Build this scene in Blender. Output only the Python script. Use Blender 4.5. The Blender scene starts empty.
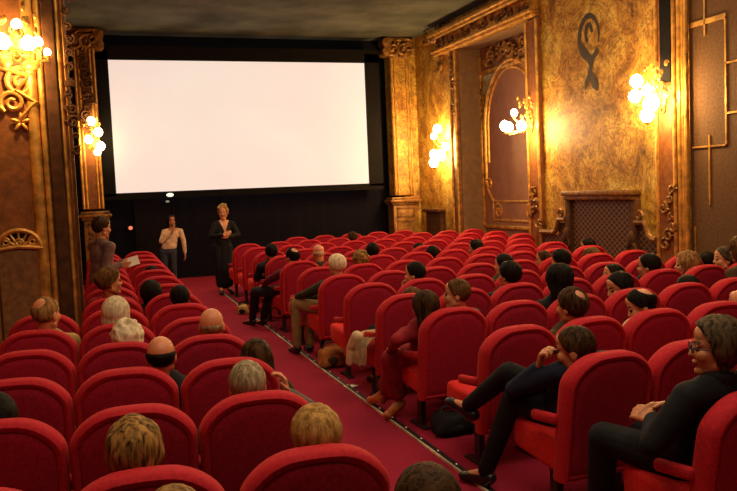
import bpy, bmesh, math, random
from mathutils import Vector, Matrix, noise
V = Vector
R = math.radians
random.seed(7)
C = bpy.context.scene.collection
scene = bpy.context.scene

# ------------------------------------------------------------------ camera
F_PX, PITCH, ROLL, YAW, CAM_H = 789.55, 0.0717, -0.0417, 0.3316, 1.868
fwd = V((math.sin(YAW)*math.cos(PITCH), math.cos(YAW)*math.cos(PITCH), -math.sin(PITCH)))
r0 = V((math.cos(YAW), -math.sin(YAW), 0)); u0 = r0.cross(fwd)
cr, sr = math.cos(ROLL), math.sin(ROLL)
rgt = r0*cr + u0*sr; upv = r0*-sr + u0*cr
EYE = V((0, 0, CAM_H))
cd = bpy.data.cameras.new('camera'); cam = bpy.data.objects.new('camera', cd); C.objects.link(cam)
cam.matrix_world = Matrix(((rgt.x, upv.x, -fwd.x, 0), (rgt.y, upv.y, -fwd.y, 0), (rgt.z, upv.z, -fwd.z, CAM_H), (0, 0, 0, 1)))
cd.sensor_fit = 'HORIZONTAL'; cd.sensor_width = 36; cd.lens = 36*F_PX/737; cd.clip_end = 100
scene.camera = cam
def ray(x, y): return fwd + rgt*((x-368.5)/F_PX) - upv*((y-245.5)/F_PX)
def at_y(x, y, Y): d = ray(x, y); return EYE + d*(Y/d.y)
def at_x(x, y, X): d = ray(x, y); return EYE + d*(X/d.x)
def at_z(x, y, Z): d = ray(x, y); return EYE + d*((Z-CAM_H)/d.z)
def to_px(p):
    d = V(p)-EYE; z = d.dot(fwd)
    return (368.5+F_PX*d.dot(rgt)/z, 245.5-F_PX*d.dot(upv)/z, z)

scene.view_settings.view_transform = 'Standard'
scene.view_settings.look = 'None'
scene.view_settings.exposure = 0.0
scene.cycles.use_denoising = True
scene.cycles.max_bounces = 6
scene.cycles.sample_clamp_indirect = 4.0

# ------------------------------------------------------------------ materials
MATS = {}
def newmat(name):
    m = bpy.data.materials.new(name); m.use_nodes = True
    nt = m.node_tree; b = nt.nodes['Principled BSDF']
    return m, nt, b
def ramp(nt, stops, inp):
    r = nt.nodes.new('ShaderNodeValToRGB'); e = r.color_ramp.elements
    while len(e) < len(stops): e.new(0.5)
    for el, (p, c) in zip(e, stops): el.position = p; el.color = (*c, 1)
    nt.links.new(inp, r.inputs[0]); return r.outputs[0]
def coords(nt, scale=(1, 1, 1), kind='Object'):
    t = nt.nodes.new('ShaderNodeTexCoord'); mp = nt.nodes.new('ShaderNodeMapping')
    mp.inputs['Scale'].default_value = scale
    nt.links.new(t.outputs[kind], mp.inputs[0]); return mp.outputs[0]
def noise_tex(nt, vec, scale, detail=4, dist=0.0, rough=.55):
    n = nt.nodes.new('ShaderNodeTexNoise'); n.inputs['Scale'].default_value = scale
    n.inputs['Detail'].default_value = detail; n.inputs['Distortion'].default_value = dist
    n.inputs['Roughness'].default_value = rough
    nt.links.new(vec, n.inputs['Vector']); return n.outputs['Fac']
def bump(nt, b, h, strength=.3, dist=.01):
    n = nt.nodes.new('ShaderNodeBump'); n.inputs['Strength'].default_value = strength; n.inputs['Distance'].default_value = dist
    nt.links.new(h, n.inputs['Height']); nt.links.new(n.outputs[0], b.inputs['Normal'])
def plain(name, col, rough=.7, metal=0, vary=.25, scale=8, stretch=(1, 1, 1), sheen=0, sheen_tint=None, bmp=0, coat=0):
    if name in MATS: return MATS[name]
    m, nt, b = newmat(name)
    f = noise_tex(nt, coords(nt, stretch), scale, 5)
    lo = tuple(c*(1-vary) for c in col); hi = tuple(min(1, c*(1+vary)) for c in col)
    nt.links.new(ramp(nt, [(.3, lo), (.7, hi)], f), b.inputs['Base Color'])
    b.inputs['Roughness'].default_value = rough; b.inputs['Metallic'].default_value = metal
    if rough >= .75: b.inputs['Specular IOR Level'].default_value = .2
    if sheen:
        b.inputs['Sheen Weight'].default_value = sheen; b.inputs['Sheen Roughness'].default_value = .4
        b.inputs['Sheen Tint'].default_value = (*(sheen_tint or (1, 1, 1)), 1)
    if coat: b.inputs['Coat Weight'].default_value = coat
    if bmp: bump(nt, b, noise_tex(nt, coords(nt, stretch), scale*3, 6), bmp)
    MATS[name] = m; return m
def emit(name, col, s):
    m, nt, b = newmat(name)
    b.inputs['Base Color'].default_value = (*col, 1)
    b.inputs['Emission Color'].default_value = (*col, 1); b.inputs['Emission Strength'].default_value = s
    MATS[name] = m; return m

VELVET = plain('red_velvet', (.44, .012, .022), .8, vary=.2, scale=60, sheen=.25, sheen_tint=(1, .16, .08), bmp=.25)
VELVET_SHADED = plain('red_velvet_shaded', (.34, .010, .031), .85, vary=.25, scale=70, sheen=.15, sheen_tint=(1, .12, .1), bmp=.25)  # darker copy of the velvet, shade on the seat backs put into the colour
VELVET_LIT = plain('red_cushion_lit', (.60, .016, .018), .75, vary=.18, scale=60, sheen=.3, sheen_tint=(1, .2, .1), bmp=.2)  # brighter red for the cushions, light on their sides put into the colour
STEEL = plain('dark_painted_steel', (.03, .012, .012), .5, .3)
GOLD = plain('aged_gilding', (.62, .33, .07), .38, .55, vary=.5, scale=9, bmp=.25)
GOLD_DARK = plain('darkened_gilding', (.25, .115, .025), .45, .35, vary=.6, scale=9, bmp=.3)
BRONZE = plain('brown_bronze_panel', (.24, .082, .016), .55, .15, vary=.35, scale=14, bmp=.2)
DARKWOOD = plain('dark_carved_wood', (.075, .030, .010), .78, 0, vary=.4, scale=12, bmp=.2)
BROWNWALL = plain('brown_wall_cloth', (.12, .062, .026), .8, 0, vary=.25, scale=30, bmp=.3)
ROSE = plain('rose_door_panel', (.27, .115, .06), .6, 0, vary=.15, scale=4)
NAVY = plain('dark_navy_curtain', (.0035, .0028, .0075), .95, 0, vary=.5, scale=2, stretch=(6, 6, .4))
BLACKM = plain('black_masking_cloth', (.004, .0035, .004), .9)
CEIL = plain('grey_green_ceiling_plaster', (.075, .082, .064), .9, 0, vary=.5, scale=1.1)  # dark grey-green with broad random mottling
CARPET = plain('red_carpet', (.265, .009, .033), .95, 0, vary=.22, scale=45, sheen=.2, sheen_tint=(1, .1, .1), bmp=.2)
BLACK = plain('black_rubber', (.01, .01, .01), .5)
WHITE = plain('white_paper', (.85, .8, .62), .7, vary=.06)
GLOBE = emit('lit_frosted_glass', (1, .66, .27), 42)
GLOBE_BRIGHT = emit('bright_frosted_glass', (1, .66, .27), 120)
GLOW_DIM = emit('lit_amber_glass', (1, .6, .2), 7)

def brocade():
    m, nt, b = newmat('gold_brocade')
    v = coords(nt, (1, 1, 1))
    n1 = noise_tex(nt, v, 1.5, 9, 1.6, .62)
    base = ramp(nt, [(.28, (.16, .066, .010)), (.42, (.46, .22, .028)), (.52, (.66, .38, .06)), (.62, (.78, .52, .12)), (.76, (.36, .31, .12))], n1)
    n2 = noise_tex(nt, v, 2.6, 5, 3.0, .55)
    line = ramp(nt, [(.45, (1, 1, 1)), (.495, (.42, .34, .26)), (.515, (.42, .34, .26)), (.555, (1, 1, 1))], n2)
    mx = nt.nodes.new('ShaderNodeMix'); mx.data_type = 'RGBA'; mx.blend_type = 'MULTIPLY'; mx.inputs[0].default_value = .85
    nt.links.new(base, mx.inputs[6]); nt.links.new(line, mx.inputs[7])
    n4 = noise_tex(nt, v, .8, 3, .8, .5)
    drift = ramp(nt, [(.3, (.55, .42, .28)), (.48, (1, .92, .75)), (.6, (.92, 1, .85)), (.75, (.6, .62, .5))], n4)
    m0 = nt.nodes.new('ShaderNodeMix'); m0.data_type = 'RGBA'; m0.blend_type = 'MULTIPLY'; m0.inputs[0].default_value = .8
    nt.links.new(mx.outputs[2], m0.inputs[6]); nt.links.new(drift, m0.inputs[7])
    n3 = noise_tex(nt, v, 14, 6, 1.0, .7)
    fine = ramp(nt, [(.35, (.45, .38, .30)), (.55, (1, 1, 1)), (.7, (1.0, .95, .8))], n3)
    m2 = nt.nodes.new('ShaderNodeMix'); m2.data_type = 'RGBA'; m2.blend_type = 'MULTIPLY'; m2.inputs[0].default_value = .8
    nt.links.new(m0.outputs[2], m2.inputs[6]); nt.links.new(fine, m2.inputs[7])
    nt.links.new(m2.outputs[2], b.inputs['Base Color'])
    b.inputs['Roughness'].default_value = .5; b.inputs['Metallic'].default_value = .15
    bump(nt, b, n3, .3)
    return m
BROCADE = brocade()
def lattice_mat():
    m, nt, b = newmat('scale_pattern_lattice')
    v = coords(nt, (1, 1, 1))
    def wave(sy, sz):
        d = nt.nodes.new('ShaderNodeVectorMath'); d.operation = 'DOT_PRODUCT'; d.inputs[1].default_value = (0, sy, sz)
        nt.links.new(v, d.inputs[0])
        s = nt.nodes.new('ShaderNodeMath'); s.operation = 'SINE'; nt.links.new(d.outputs['Value'], s.inputs[0])
        a = nt.nodes.new('ShaderNodeMath'); a.operation = 'ABSOLUTE'; nt.links.new(s.outputs[0], a.inputs[0]); return a.outputs[0]
    mn = nt.nodes.new('ShaderNodeMath'); mn.operation = 'MINIMUM'
    nt.links.new(wave(26, 36), mn.inputs[0]); nt.links.new(wave(26, -36), mn.inputs[1])
    nt.links.new(ramp(nt, [(.18, (.26, .13, .04)), (.42, (.025, .014, .012))], mn.outputs[0]), b.inputs['Base Color'])
    b.inputs['Roughness'].default_value = .5
    return m
LATTICE = lattice_mat()

# ------------------------------------------------------------------ mesh helpers
def box(bm, x0, x1, y0, y1, z0, z1, bev=0, seg=2):
    r = bmesh.ops.create_cube(bm, size=1)
    for v in r['verts']: v.co = V((x0+(v.co.x+.5)*(x1-x0), y0+(v.co.y+.5)*(y1-y0), z0+(v.co.z+.5)*(z1-z0)))
    if bev:
        es = list({e for v in r['verts'] for e in v.link_edges})
        bmesh.ops.bevel(bm, geom=es, offset=bev, segments=seg, profile=.5, affect='EDGES')
def loft(bm, rings, cap=True, closed=True):
    vs = [[bm.verts.new(p) for p in r] for r in rings]
    n = len(vs[0])
    for a, b in zip(vs, vs[1:]):
        for i in range(n if closed else n-1):
            j = (i+1) % n; bm.faces.new((a[i], a[j], b[j], b[i]))
    if cap: bm.faces.new(vs[0][::-1]); bm.faces.new(vs[-1])
def frame(d):
    d = V(d).normalized(); a = V((0, 0, 1)) if abs(d.z) < .9 else V((1, 0, 0))
    u = d.cross(a).normalized(); return u, d.cross(u)
def tube(bm, pts, r, n=8):
    pts = [V(p) for p in pts]; rings = []; u = None
    for i, p in enumerate(pts):
        d = (pts[min(i+1, len(pts)-1)]-pts[max(i-1, 0)]).normalized()
        if u is None: u, w = frame(d)
        else:
            u = (u-d*u.dot(d)); u = u.normalized() if u.length > 1e-6 else frame(d)[0]
            w = d.cross(u)
        rr = r[i] if isinstance(r, (list, tuple)) else r
        rings.append([p+(u*math.cos(2*math.pi*k/n)+w*math.sin(2*math.pi*k/n))*rr for k in range(n)])
    loft(bm, rings)
def capsule(bm, a, b, ra, rb, n=14, k=4):
    a, b = V(a), V(b); d = b-a; L = d.length
    d = d/L if L > 1e-6 else V((0, 0, 1)); u, w = frame(d)
    prof = [(-ra*math.cos(t*math.pi/2/k), ra*math.sin(t*math.pi/2/k)) for t in range(1, k+1)]
    prof += [(L+rb*math.sin(t*math.pi/2/k), rb*math.cos(t*math.pi/2/k)) for t in range(0, k)]
    rings = [[a+d*h+(u*math.cos(2*math.pi*i/n)+w*math.sin(2*math.pi*i/n))*r for i in range(n)] for h, r in prof]
    vs = [[bm.verts.new(p) for p in r] for r in rings]
    for s, t in zip(vs, vs[1:]):
        for i in range(n): j = (i+1) % n; bm.faces.new((s[i], s[j], t[j], t[i]))
    p0 = bm.verts.new(a-d*ra); p1 = bm.verts.new(b+d*rb)
    for i in range(n):
        j = (i+1) % n
        bm.faces.new((p0, vs[0][j], vs[0][i])); bm.faces.new((p1, vs[-1][i], vs[-1][j]))
def ellip(bm, c, rad, M=None, n=16):
    r = bmesh.ops.create_uvsphere(bm, u_segments=n, v_segments=n//2+2, radius=1)
    for v in r['verts']:
        p = V((v.co.x*rad[0], v.co.y*rad[1], v.co.z*rad[2]))
        if M is not None: p = M @ p
        v.co = p+V(c)
def lathe(bm, c, prof, n=20, axis='z'):
    rings = []
    for r, h in prof:
        ring = []
        for i in range(n):
            a = 2*math.pi*i/n; x, y = r*math.cos(a), r*math.sin(a)
            ring.append(V(c)+(V((x, y, h)) if axis == 'z' else V((x, h, y)) if axis == 'y' else V((h, x, y))))
        rings.append(ring)
    loft(bm, rings)
def spiral(bm, c, u, v, rad, tr, turns=1.5, start=0, sgn=1, n=22):
    c, u, v = V(c), V(u), V(v); pts = []; rs = []
    for i in range(n):
        t = i/(n-1); a = start+sgn*t*turns*2*math.pi; q = rad*(1-.82*t)
        pts.append(c+u*(q*math.cos(a))+v*(q*math.sin(a))); rs.append(tr*(1-.35*t))
    tube(bm, pts, rs, 6)
def carving(bm, o, u, v, nrm, w, h, n, seed, tr=.012, size=.09):
    """carved relief of scrolls, leaves and rosettes over a w x h field"""
    rnd = random.Random(seed); o, u, v, nrm = V(o), V(u), V(v), V(nrm)
    for i in range(n):
        c = o+u*(w*rnd.random())+v*(h*(i+.5)/n if h > w else h*rnd.random())
        if w > h: c = o+u*(w*(i+.5)/n)+v*(h*(.2+.6*rnd.random()))
        s = size*(.6+.7*rnd.random())
        spiral(bm, c+nrm*tr, u, v, s, tr*(.8+.5*rnd.random()), 1.3, rnd.random()*6, rnd.choice((-1, 1)))
        for k in range(3):
            a = rnd.random()*6.28; M = Matrix((u, v, nrm)).transposed() @ Matrix.Rotation(a, 3, 'Z')
            ellip(bm, c+(u*math.cos(a)+v*math.sin(a))*s*.9+nrm*tr*.6, (s*.5, s*.18, tr*1.3), M, 8)
        ellip(bm, c+nrm*tr, (s*.22,)*3, None, 8)
def make(name, bm, mat, parent=None, smooth=True, loc=None):
    me = bpy.data.meshes.new(name); bmesh.ops.recalc_face_normals(bm, faces=bm.faces)
    bm.to_mesh(me); bm.free()
    for m in (mat if isinstance(mat, (list, tuple)) else [mat]): me.materials.append(m)
    if smooth:
        for p in me.polygons: p.use_smooth = True
        try: me.set_sharp_from_angle(angle=R(42))
        except Exception: pass
    o = bpy.data.objects.new(name, me); C.objects.link(o)
    if parent is not None: o.parent = parent
    if loc is not None: o.location = loc
    return o
def tag(o, label=None, cat=None, group=None, kind=None):
    if label: o['label'] = label
    if cat: o['category'] = cat
    if group: o['group'] = group
    if kind: o['kind'] = kind
    return o
def empty(name, loc=(0, 0, 0), rz=0):
    o = bpy.data.objects.new(name, None); C.objects.link(o); o.location = loc; o.rotation_euler = (0, 0, rz); o.empty_display_size = .1
    return o
def shell(name, bm, mat, parent=None, smooth=False):
    o = make(name, bm, mat, parent, smooth)
    if parent is None: o['kind'] = 'structure'
    return o
def B(): return bmesh.new()

# ------------------------------------------------------------------ room shell
XR, YF, ZC = 7.3, 17.7, 5.32
def floor_z(y): return max(0.0, (y-8)*.008)
bm = B(); loft(bm, [[(-2.2, y, -.15), (8.2, y, -.15), (8.2, y, floor_z(y)), (-2.2, y, floor_z(y))] for y in (-4, 8, YF+.2)]); shell('floor', bm, CARPET)
bm = B(); box(bm, -2.2, 8.2, -4, YF+.2, ZC, ZC+.1)
shell('ceiling', bm, CEIL)
bm = B(); box(bm, -2.2, 8.2, YF, YF+.15, 0, ZC); shell('wall_front', bm, NAVY)
bm = B(); box(bm, -2.2, 8.2, -4.1, -4, 0, ZC); shell('wall_back', bm, BROWNWALL)
DY0, DY1, DZ = 12.22, 15.0, 4.66      # the recessed bay in the gilded wall
bm = B()
box(bm, XR, XR+.2, 8.3, DY0-.1, 0, ZC); box(bm, XR, XR+.2, DY1+.1, YF, 0, ZC); box(bm, XR, XR+.2, DY0-.1, DY1+.1, DZ+.1, ZC)
shell('wall_right', bm, BROCADE)
bm = B(); box(bm, XR, XR+.2, -4, 8.3, 0, ZC); shell('wall_right_panelled', bm, BROWNWALL)
bm = B()
box(bm, -1.9, -1.7, -4, 8.32, 0, ZC); box(bm, -1.9, -.155, 8.32, 8.45, 0, ZC); box(bm, -1.4, -1.2, 8.45, YF, 0, ZC)
shell('wall_left', bm, BRONZE)

# gold lines on the panelled near part of the gilded wall
bm = B()
def wl(y0, z0, y1, z1, w=.022):
    box(bm, XR-.018, XR, min(y0, y1)-w/2, max(y0, y1)+w/2, min(z0, z1)-w/2, max(z0, z1)+w/2)
wl(8.26, 3.78, 7.68, 3.74); wl(7.68, 3.74, 7.68, 2.22); wl(7.68, 2.22, 8.24, 2.22); wl(8.02, 3.6, 8.02, 4.6)
wl(7.96, 2.35, 7.96, 1.5); wl(7.68, 3.2, 7.2, 3.2); wl(7.68, 2.6, 7.3, 2.6); wl(8.22, 1.2, 8.22, .7); wl(7.3, 2.6, 7.3, 1.2)
shell('trim_1', bm, GOLD)

# cornice over the bay
bm = B()
Yc0, Yc1 = 11.85, 15.95
for (x, z0, z1) in ((.30, 5.05, 5.13), (.26, 4.99, 5.05), (.12, 4.78, 4.99), (.22, 4.72, 4.78), (.16, 4.66, 4.72)):
    box(bm, XR-x, XR, Yc0, Yc1, z0, z1, .012)
cor = shell('trim_2', bm, GOLD, smooth=True)
bm = B(); carving(bm, (XR-.13, Yc0+.1, 4.79), (0, 1, 0), (0, 0, 1), (-1, 0, 0), Yc1-Yc0-.2, .19, 16, 3, .02, .085)
for k in range(9): ellip(bm, (XR-.2, Yc1-.1-.03*k, 5.0+.02*math.sin(k)), (.07, .06, .07), None, 8)
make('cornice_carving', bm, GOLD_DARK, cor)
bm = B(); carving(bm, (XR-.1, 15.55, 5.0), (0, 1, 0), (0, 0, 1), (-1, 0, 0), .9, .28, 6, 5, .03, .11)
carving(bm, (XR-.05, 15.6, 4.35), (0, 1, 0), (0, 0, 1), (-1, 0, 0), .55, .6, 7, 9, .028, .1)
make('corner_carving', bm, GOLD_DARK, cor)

# the recessed bay: jambs, back panel with arch
XB = XR+.5
bm = B(); box(bm, XB, XB+.1, DY0-.3, DY1+.2, 0, DZ+.1); bay = shell('door_1', bm, ROSE)
bm = B(); box(bm, XR, XB, DY1, DY1+.1, 0, DZ); box(bm, XR, XB, DY0-.1, DY0, 0, DZ); box(bm, XR, XB, DY0-.1, DY1+.1, DZ, DZ+.1)
make('door_reveal', bm, plain('taupe_reveal', (.20, .115, .055), .7, vary=.2), bay, False)
bm = B()
pl = at_x(487, 150, XB); yl = pl.y; yr = 12.62
yc = (yl+yr)/2; ra = (yl-yr)/2; zs = 3.02
def arch(bm, rad, tr, x, zlow):
    pts = [V((x, yc+rad, zlow))]+[V((x, yc+rad*math.cos(a), zs+rad*1.12*math.sin(a))) for a in [math.pi*i/24 for i in range(25)]]+[V((x, yc-rad, zlow))]
    tube(bm, pts, tr, 8)
arch(bm, ra, .045, XB-.02, 1.9); arch(bm, ra-.13, .03, XB-.02, 2.3)
for s in (-1, 1):
    spiral(bm, (XB-.03, yc+s*(ra-.12), 1.85), (0, s, 0), (0, 0, 1), .14, .03, 1.2, 0, 1)
    tube(bm, [(XB-.03, yc+s*ra, 2.0), (XB-.03, yc+s*(ra-.06), 1.75), (XB-.03, yc+s*(ra-.25), 1.55), (XB-.03, yc+s*(ra-.33), 1.5)], .03)
make('arch_moulding', bm, GOLD, bay)
bm = B()
box(bm, XB-.05, XB, yl+.12, yl+.24, .6, 4.5, .015); box(bm, XB-.05, XB, yl+.3, yl+.34, .6, 4.5, .01)
box(bm, XB-.05, XB, DY0, DY1, 4.12, 4.2, .015); box(bm, XB-.05, XB, DY0, DY1, .95, 1.02, .015)
for z in (1.5, 1.12): box(bm, XB-.035, XB, yr+.1, yl-.25, z-.025, z+.025, .01)
for y in (yr+.1, yl-.25): box(bm, XB-.035, XB, y-.025, y+.025, 1.12, 1.5, .01)
for s in (-1, 1): spiral(bm, (XB-.03, (yr+yl)/2+s*.62, 1.3), (0, s, 0), (0, 0, 1), .16, .025, 1.4, 1, 1)
make('panel_moulding', bm, GOLD, bay)
bm = B(); carving(bm, (XB-.03, DY0+.3, 4.22), (0, 1, 0), (0, 0, 1), (-1, 0, 0), DY1-DY0-.5, .36, 9, 21, .03, .15)
carving(bm, (XB-.02, yl-.05, 3.2), (0, 1, 0), (0, 0, 1), (-1, 0, 0), .16, .8, 6, 22, .02, .08)
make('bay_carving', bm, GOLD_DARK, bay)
bm = B(); loft(bm, [[V((x_, yc+(ra-.05), 1.0))]+[V((x_, yc+(ra-.05)*math.cos(math.pi*i/24), zs+(ra-.05)*1.12*math.sin(math.pi*i/24))) for i in range(25)]+[V((x_, yc-(ra-.05), 1.0))] for x_ in (XB-.014, XB-.02)]); make('arched_panel', bm, ROSE, bay, False)
bm = B(); box(bm, XB-.012, XB, yr-.1, yl+.1, 3.2, 4.1); make('painted_lunette', bm, plain('grey_green_paint', (.33, .32, .2), .6, vary=.35, scale=5), bay, False)

# gilded strips framing the bay and the wall panels
def strip(name, y0, y1, z0, z1, mats, seed, low=None):
    bm = B(); d = .07
    box(bm, XR-d, XR, y0, y1, z0, z1, .01)
    o = shell(name, bm, mats[0])
    bm = B()
    for y in (y0+.02, y1-.02): tube(bm, [(XR-d-.01, y, z0), (XR-d-.01, y, z1)], .026, 8)
    make('gilded_edge', bm, GOLD, o)
    if low:
        bm = B(); carving(bm, (XR-d, y0+.05, low[0]), (0, 1, 0), (0, 0, 1), (-1, 0, 0), y1-y0-.1, low[1]-low[0], 7, seed, .026, .075)
        make('strip_carving', bm, GOLD_DARK, o)
    return o
strip('trim_3', 11.82, 12.2, 0, 4.62, (BRONZE,), 31, (1.0, 1.75))
strip('trim_4', 15.02, 15.3, 0, 4.66, (GOLD_DARK,), 32, (3.3, 4.6))
t5 = strip('trim_5', 8.48, 8.86, 0, 5.3, (BRONZE,), 33, (.9, 1.75))
bm = B(); box(bm, XR-.085, XR-.07, 8.56, 8.76, 3.1, 5.3); make('dark_inlay', bm, BLACKM, t5, False)
bm = B()
for y, r_ in ((8.42, .035), (8.30, .03), (8.36, .02)): tube(bm, [(XR-.06, y, 0.6), (XR-.06, y, 5.3)], r_, 8)
shell('trim_6', bm, GOLD, smooth=True)

# painted dark medallion on the brocade
bm = B()
mc = at_x(589, 32, XR); 
def ringpts(cy, cz, ry, rz, a0, a1, n=30): return [V((XR-.012, cy+ry*math.cos(a0+(a1-a0)*i/n), cz+rz*math.sin(a0+(a1-a0)*i/n))) for i in range(n+1)]
tube(bm, ringpts(mc.y, mc.z-.08, .25, .32, R(-20), R(300)), [.014+.034*abs(math.sin(i/30*3.14)) for i in range(31)], 6)
tube(bm, ringpts(mc.y, mc.z-.02, .08, .13, 0, R(250)), .035, 6)
for p0, p1, p2, w in (((.22, -.28), (.05, -.46), (-.24, -.12), .06), ((.1, -.42), (0, -.62), (.02, -.7), .035), ((.02, -.6), (.14, -.8), (.2, -.9), .06), ((.02, -.6), (-.08, -.75), (-.12, -.86), .035)):
    tube(bm, [V((XR-.01, mc.y+a, mc.z+b)) for a, b in (p0, p1, p2)], [w*.7, w*1.7, w*.5], 6)
for v in bm.verts: v.co.y = 2*mc.y-v.co.y
for v in bm.verts: v.co.x = XR-.006-abs(XR-v.co.x)*.1
tag(make('painted_medallion', bm, plain('faded_black_paint', (.05, .035, .02), .6)), 'dark ring shaped emblem with curling tails painted high on the gold brocade wall', 'painting')

# lattice niche under the brocade
NY0, NY1 = 9.36, 10.98
root = tag(empty('lattice_grille', (XR, (NY0+NY1)/2, 0)), 'dark scale-patterned lattice grille with stepped wooden frame below the gold brocade', 'grille')
def rel(o): o.location = -root_loc(o.parent); return o
def root_loc(p): return V(p.location)
bm = B(); box(bm, XR-.05, XR, NY0, NY1, 0, 1.6)
box(bm, XR-.05, XR, 8.88, 9.12, 0, 1.02); box(bm, XR-.05, XR, 11.34, 11.8, 0, .97)
box(bm, XR-.05, XR, 9.12, NY0, 0, 1.22); box(bm, XR-.05, XR, NY1, 11.34, 0, 1.18)
rel(make('lattice', bm, LATTICE, root, False))
bm = B()
box(bm, XR-.2, XR, NY0-.08, NY1+.06, 1.62, 1.70, .02); box(bm, XR-.15, XR, NY0-.05, NY1+.06, 1.56, 1.62, .01)
rel(make('top_rail', bm, GOLD_DARK, root))
for y in (NY0, NY1):
    bm = B(); s = -1 if y == NY0 else 1
    box(bm, XR-.11, XR, y-.07, y+.07, 0, 1.56, .015); ellip(bm, (XR-.12, y, 1.0), (.06, .07, .12)); spiral(bm, (XR-.13, y, .85), (0, s, 0), (0, 0, 1), .1, .03, 1.4, 0, 1)
    rel(make('post', bm, DARKWOOD, root))
for s, y0, y1 in ((-1, NY0, 8.86), (1, NY1, 11.8)):
    bm = B(); st = NY0-.07 if s < 0 else NY1+.07
    pts = [(st, 1.24), (st+s*.2, 1.24), (st+s*.24, 1.16), (st+s*.27, 1.07), (st+s*.34, 1.02), (y1, 1.01)]
    tube(bm, [(XR-.1, a, b) for a, b in pts], .045, 8)
    spiral(bm, (XR-.12, st+s*.1, 1.33), (0, s, 0), (0, 0, 1), .08, .025, 1.3, 0, 1)
    rel(make('shoulder_rail', bm, GOLD_DARK, root))

# small low grille by the proscenium
bm = B(); box(bm, XR-.13, XR-.012, 15.9, 16.7, 0, 1.28, .02); box(bm, XR-.2, XR-.012, 15.85, 16.75, 1.28, 1.36, .02)
tag(make('low_radiator_cover', bm, DARKWOOD), 'small dark wooden radiator cover between proscenium pilaster and sconce wall', 'radiator cover')

# proscenium pilasters
def pilaster(name, x0, x1, y, mir):
    bm = B(); box(bm, x0, x1, y, y+.35, 1.68, 4.95, .015)
    o = shell(name, bm, BROCADE if not mir else BRONZE)
    bm = B()
    for x in (x0+.03, x0+.10, x1-.1, x1-.03): tube(bm, [(x, y-.01, 1.7), (x, y-.01, 4.9)], .022, 8)
    make('shaft_moulding', bm, GOLD, o)
    bm = B()
    for k, (e, z0, z1) in enumerate(((.02, 4.86, 4.92), (.05, 4.92, 5.0), (.08, 5.22, 5.3))): box(bm, x0-e, x1+e, y-e, y+.35, z0, z1, .012)
    s = 1 if mir else -1; xe = x1 if mir else x0
    for z in (5.18, 4.98):
        lathe(bm, (xe+s*.08, y+.1, z), [(.001, -.22), (.11, -.2), (.11, .12), (.001, .14)], 14, 'y')
    carving(bm, (x0, y-.05, 4.96), (1, 0, 0), (0, 0, 1), (0, -1, 0), x1-x0, .26, 4, 41, .035, .12)
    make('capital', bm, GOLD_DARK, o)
    bm = B(); w0, w1 = (x0-.05, x1+.05) if not mir else (x0, x1+.04)
    box(bm, w0, w1, y-.03, y+.35, 0, 1.46, .01)
    for e, z0, z1 in ((.04, 1.46, 1.52), (.09, 1.52, 1.58), (.05, 1.58, 1.64)): box(bm, w0-e, w1+e, y-.03-e, y+.35, z0, z1, .012)
    for z0, z1 in ((1.18, 1.4), (.6, 1.1)):
        for a, b, c, d in ((w0+.08, w1-.08, z1-.03, z1), (w0+.08, w1-.08, z0, z0+.03), (w0+.08, w0+.11, z0, z1), (w1-.11, w1-.08, z0, z1)): box(bm, a, b, y-.05, y-.02, c, d)
    make('pedestal', bm, GOLD_DARK, o)
    return o
pilaster('trim_7', 6.62, 7.12, 17.2, False)
pilaster('trim_8', -.22, .2, 17.0, True)
bm = B(); carving(bm, (-.05, 16.95, 3.3), (1, 0, 0), (0, 0, 1), (0, -1, 0), .1, 1.5, 9, 44, .03, .1)
shell('trim_14', bm, DARKWOOD, smooth=True)
bm = B(); box(bm, 6.9, XR, 17.3, YF, 0, ZC); shell('trim_9', bm, BROCADE)

# mouldings on the pier beside the narrow block
YP = 8.32
bm = B()
for x, r_ in ((-.50, .055), (-.41, .03), (-.235, .022), (-.175, .018)): tube(bm, [(x, YP-.01, 0), (x, YP-.01, ZC)], r_, 10)
shell('trim_10', bm, GOLD, smooth=True)
bm = B(); box(bm, -.37, -.26, YP-.05, YP, 0, ZC, .01); box(bm, -.185, -.155, YP-.04, YP, 0, ZC)
shell('trim_11', bm, DARKWOOD)
bm = B()
carving(bm, (-.165, YP-.03, 2.3), (1, 0, 0), (0, 0, 1), (0, -1, 0), .05, 1.6, 12, 46, .014, .05); box(bm, -.2, -.1, YP-.06, YP, 2.98, 3.04, .01)
shell('trim_12', bm, DARKWOOD, smooth=True)
# fan crest over the lower panel
fc = V((-.705, YP, 1.44))
bm = B(); box(bm, -.90, -.52, YP-.04, YP, .2, 1.42, .01); pan = shell('trim_13', bm, plain('light_bronze_panel', (.23, .115, .04), .5, .2, vary=.35, scale=20))
bm = B()
for rad, tr in ((.20, .022), (.185, .012)):
    tube(bm, [fc+V((rad*math.cos(a)*.98, -.05, rad*.85*math.sin(a))) for a in [math.pi*i/20 for i in range(21)]], tr, 8)
tube(bm, [fc+V((-.21, -.05, -.01)), fc+V((0, -.05, .012)), fc+V((.21, -.05, -.01))], .022, 8)
for i in range(7):
    a = math.pi*(i+.5)/7
    tube(bm, [fc+V((math.cos(a)*.05, -.045, math.sin(a)*.045)), fc+V((math.cos(a)*.17, -.045, math.sin(a)*.145))], [.02, .008], 6)
for s in (-1, 1): spiral(bm, fc+V((s*.12, -.05, .06)), (s, 0, 0), (0, 0, 1), .05, .013, 1.4, 0, 1)
spiral(bm, fc+V((0, -.05, .05)), (1, 0, 0), (0, 0, 1), .04, .014, 1.5, 0, 1)
make('fan_crest', bm, GOLD, pan)
bm = B(); ellip(bm, fc+V((0, 0, .0)), (.19, .03, .16)); make('fan_ground', bm, BLACKM, pan)
bm = B()
for x in (-.93, -.49): box(bm, x-.015, x+.015, YP-.05, YP, .1, 1.44, .006)
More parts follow.
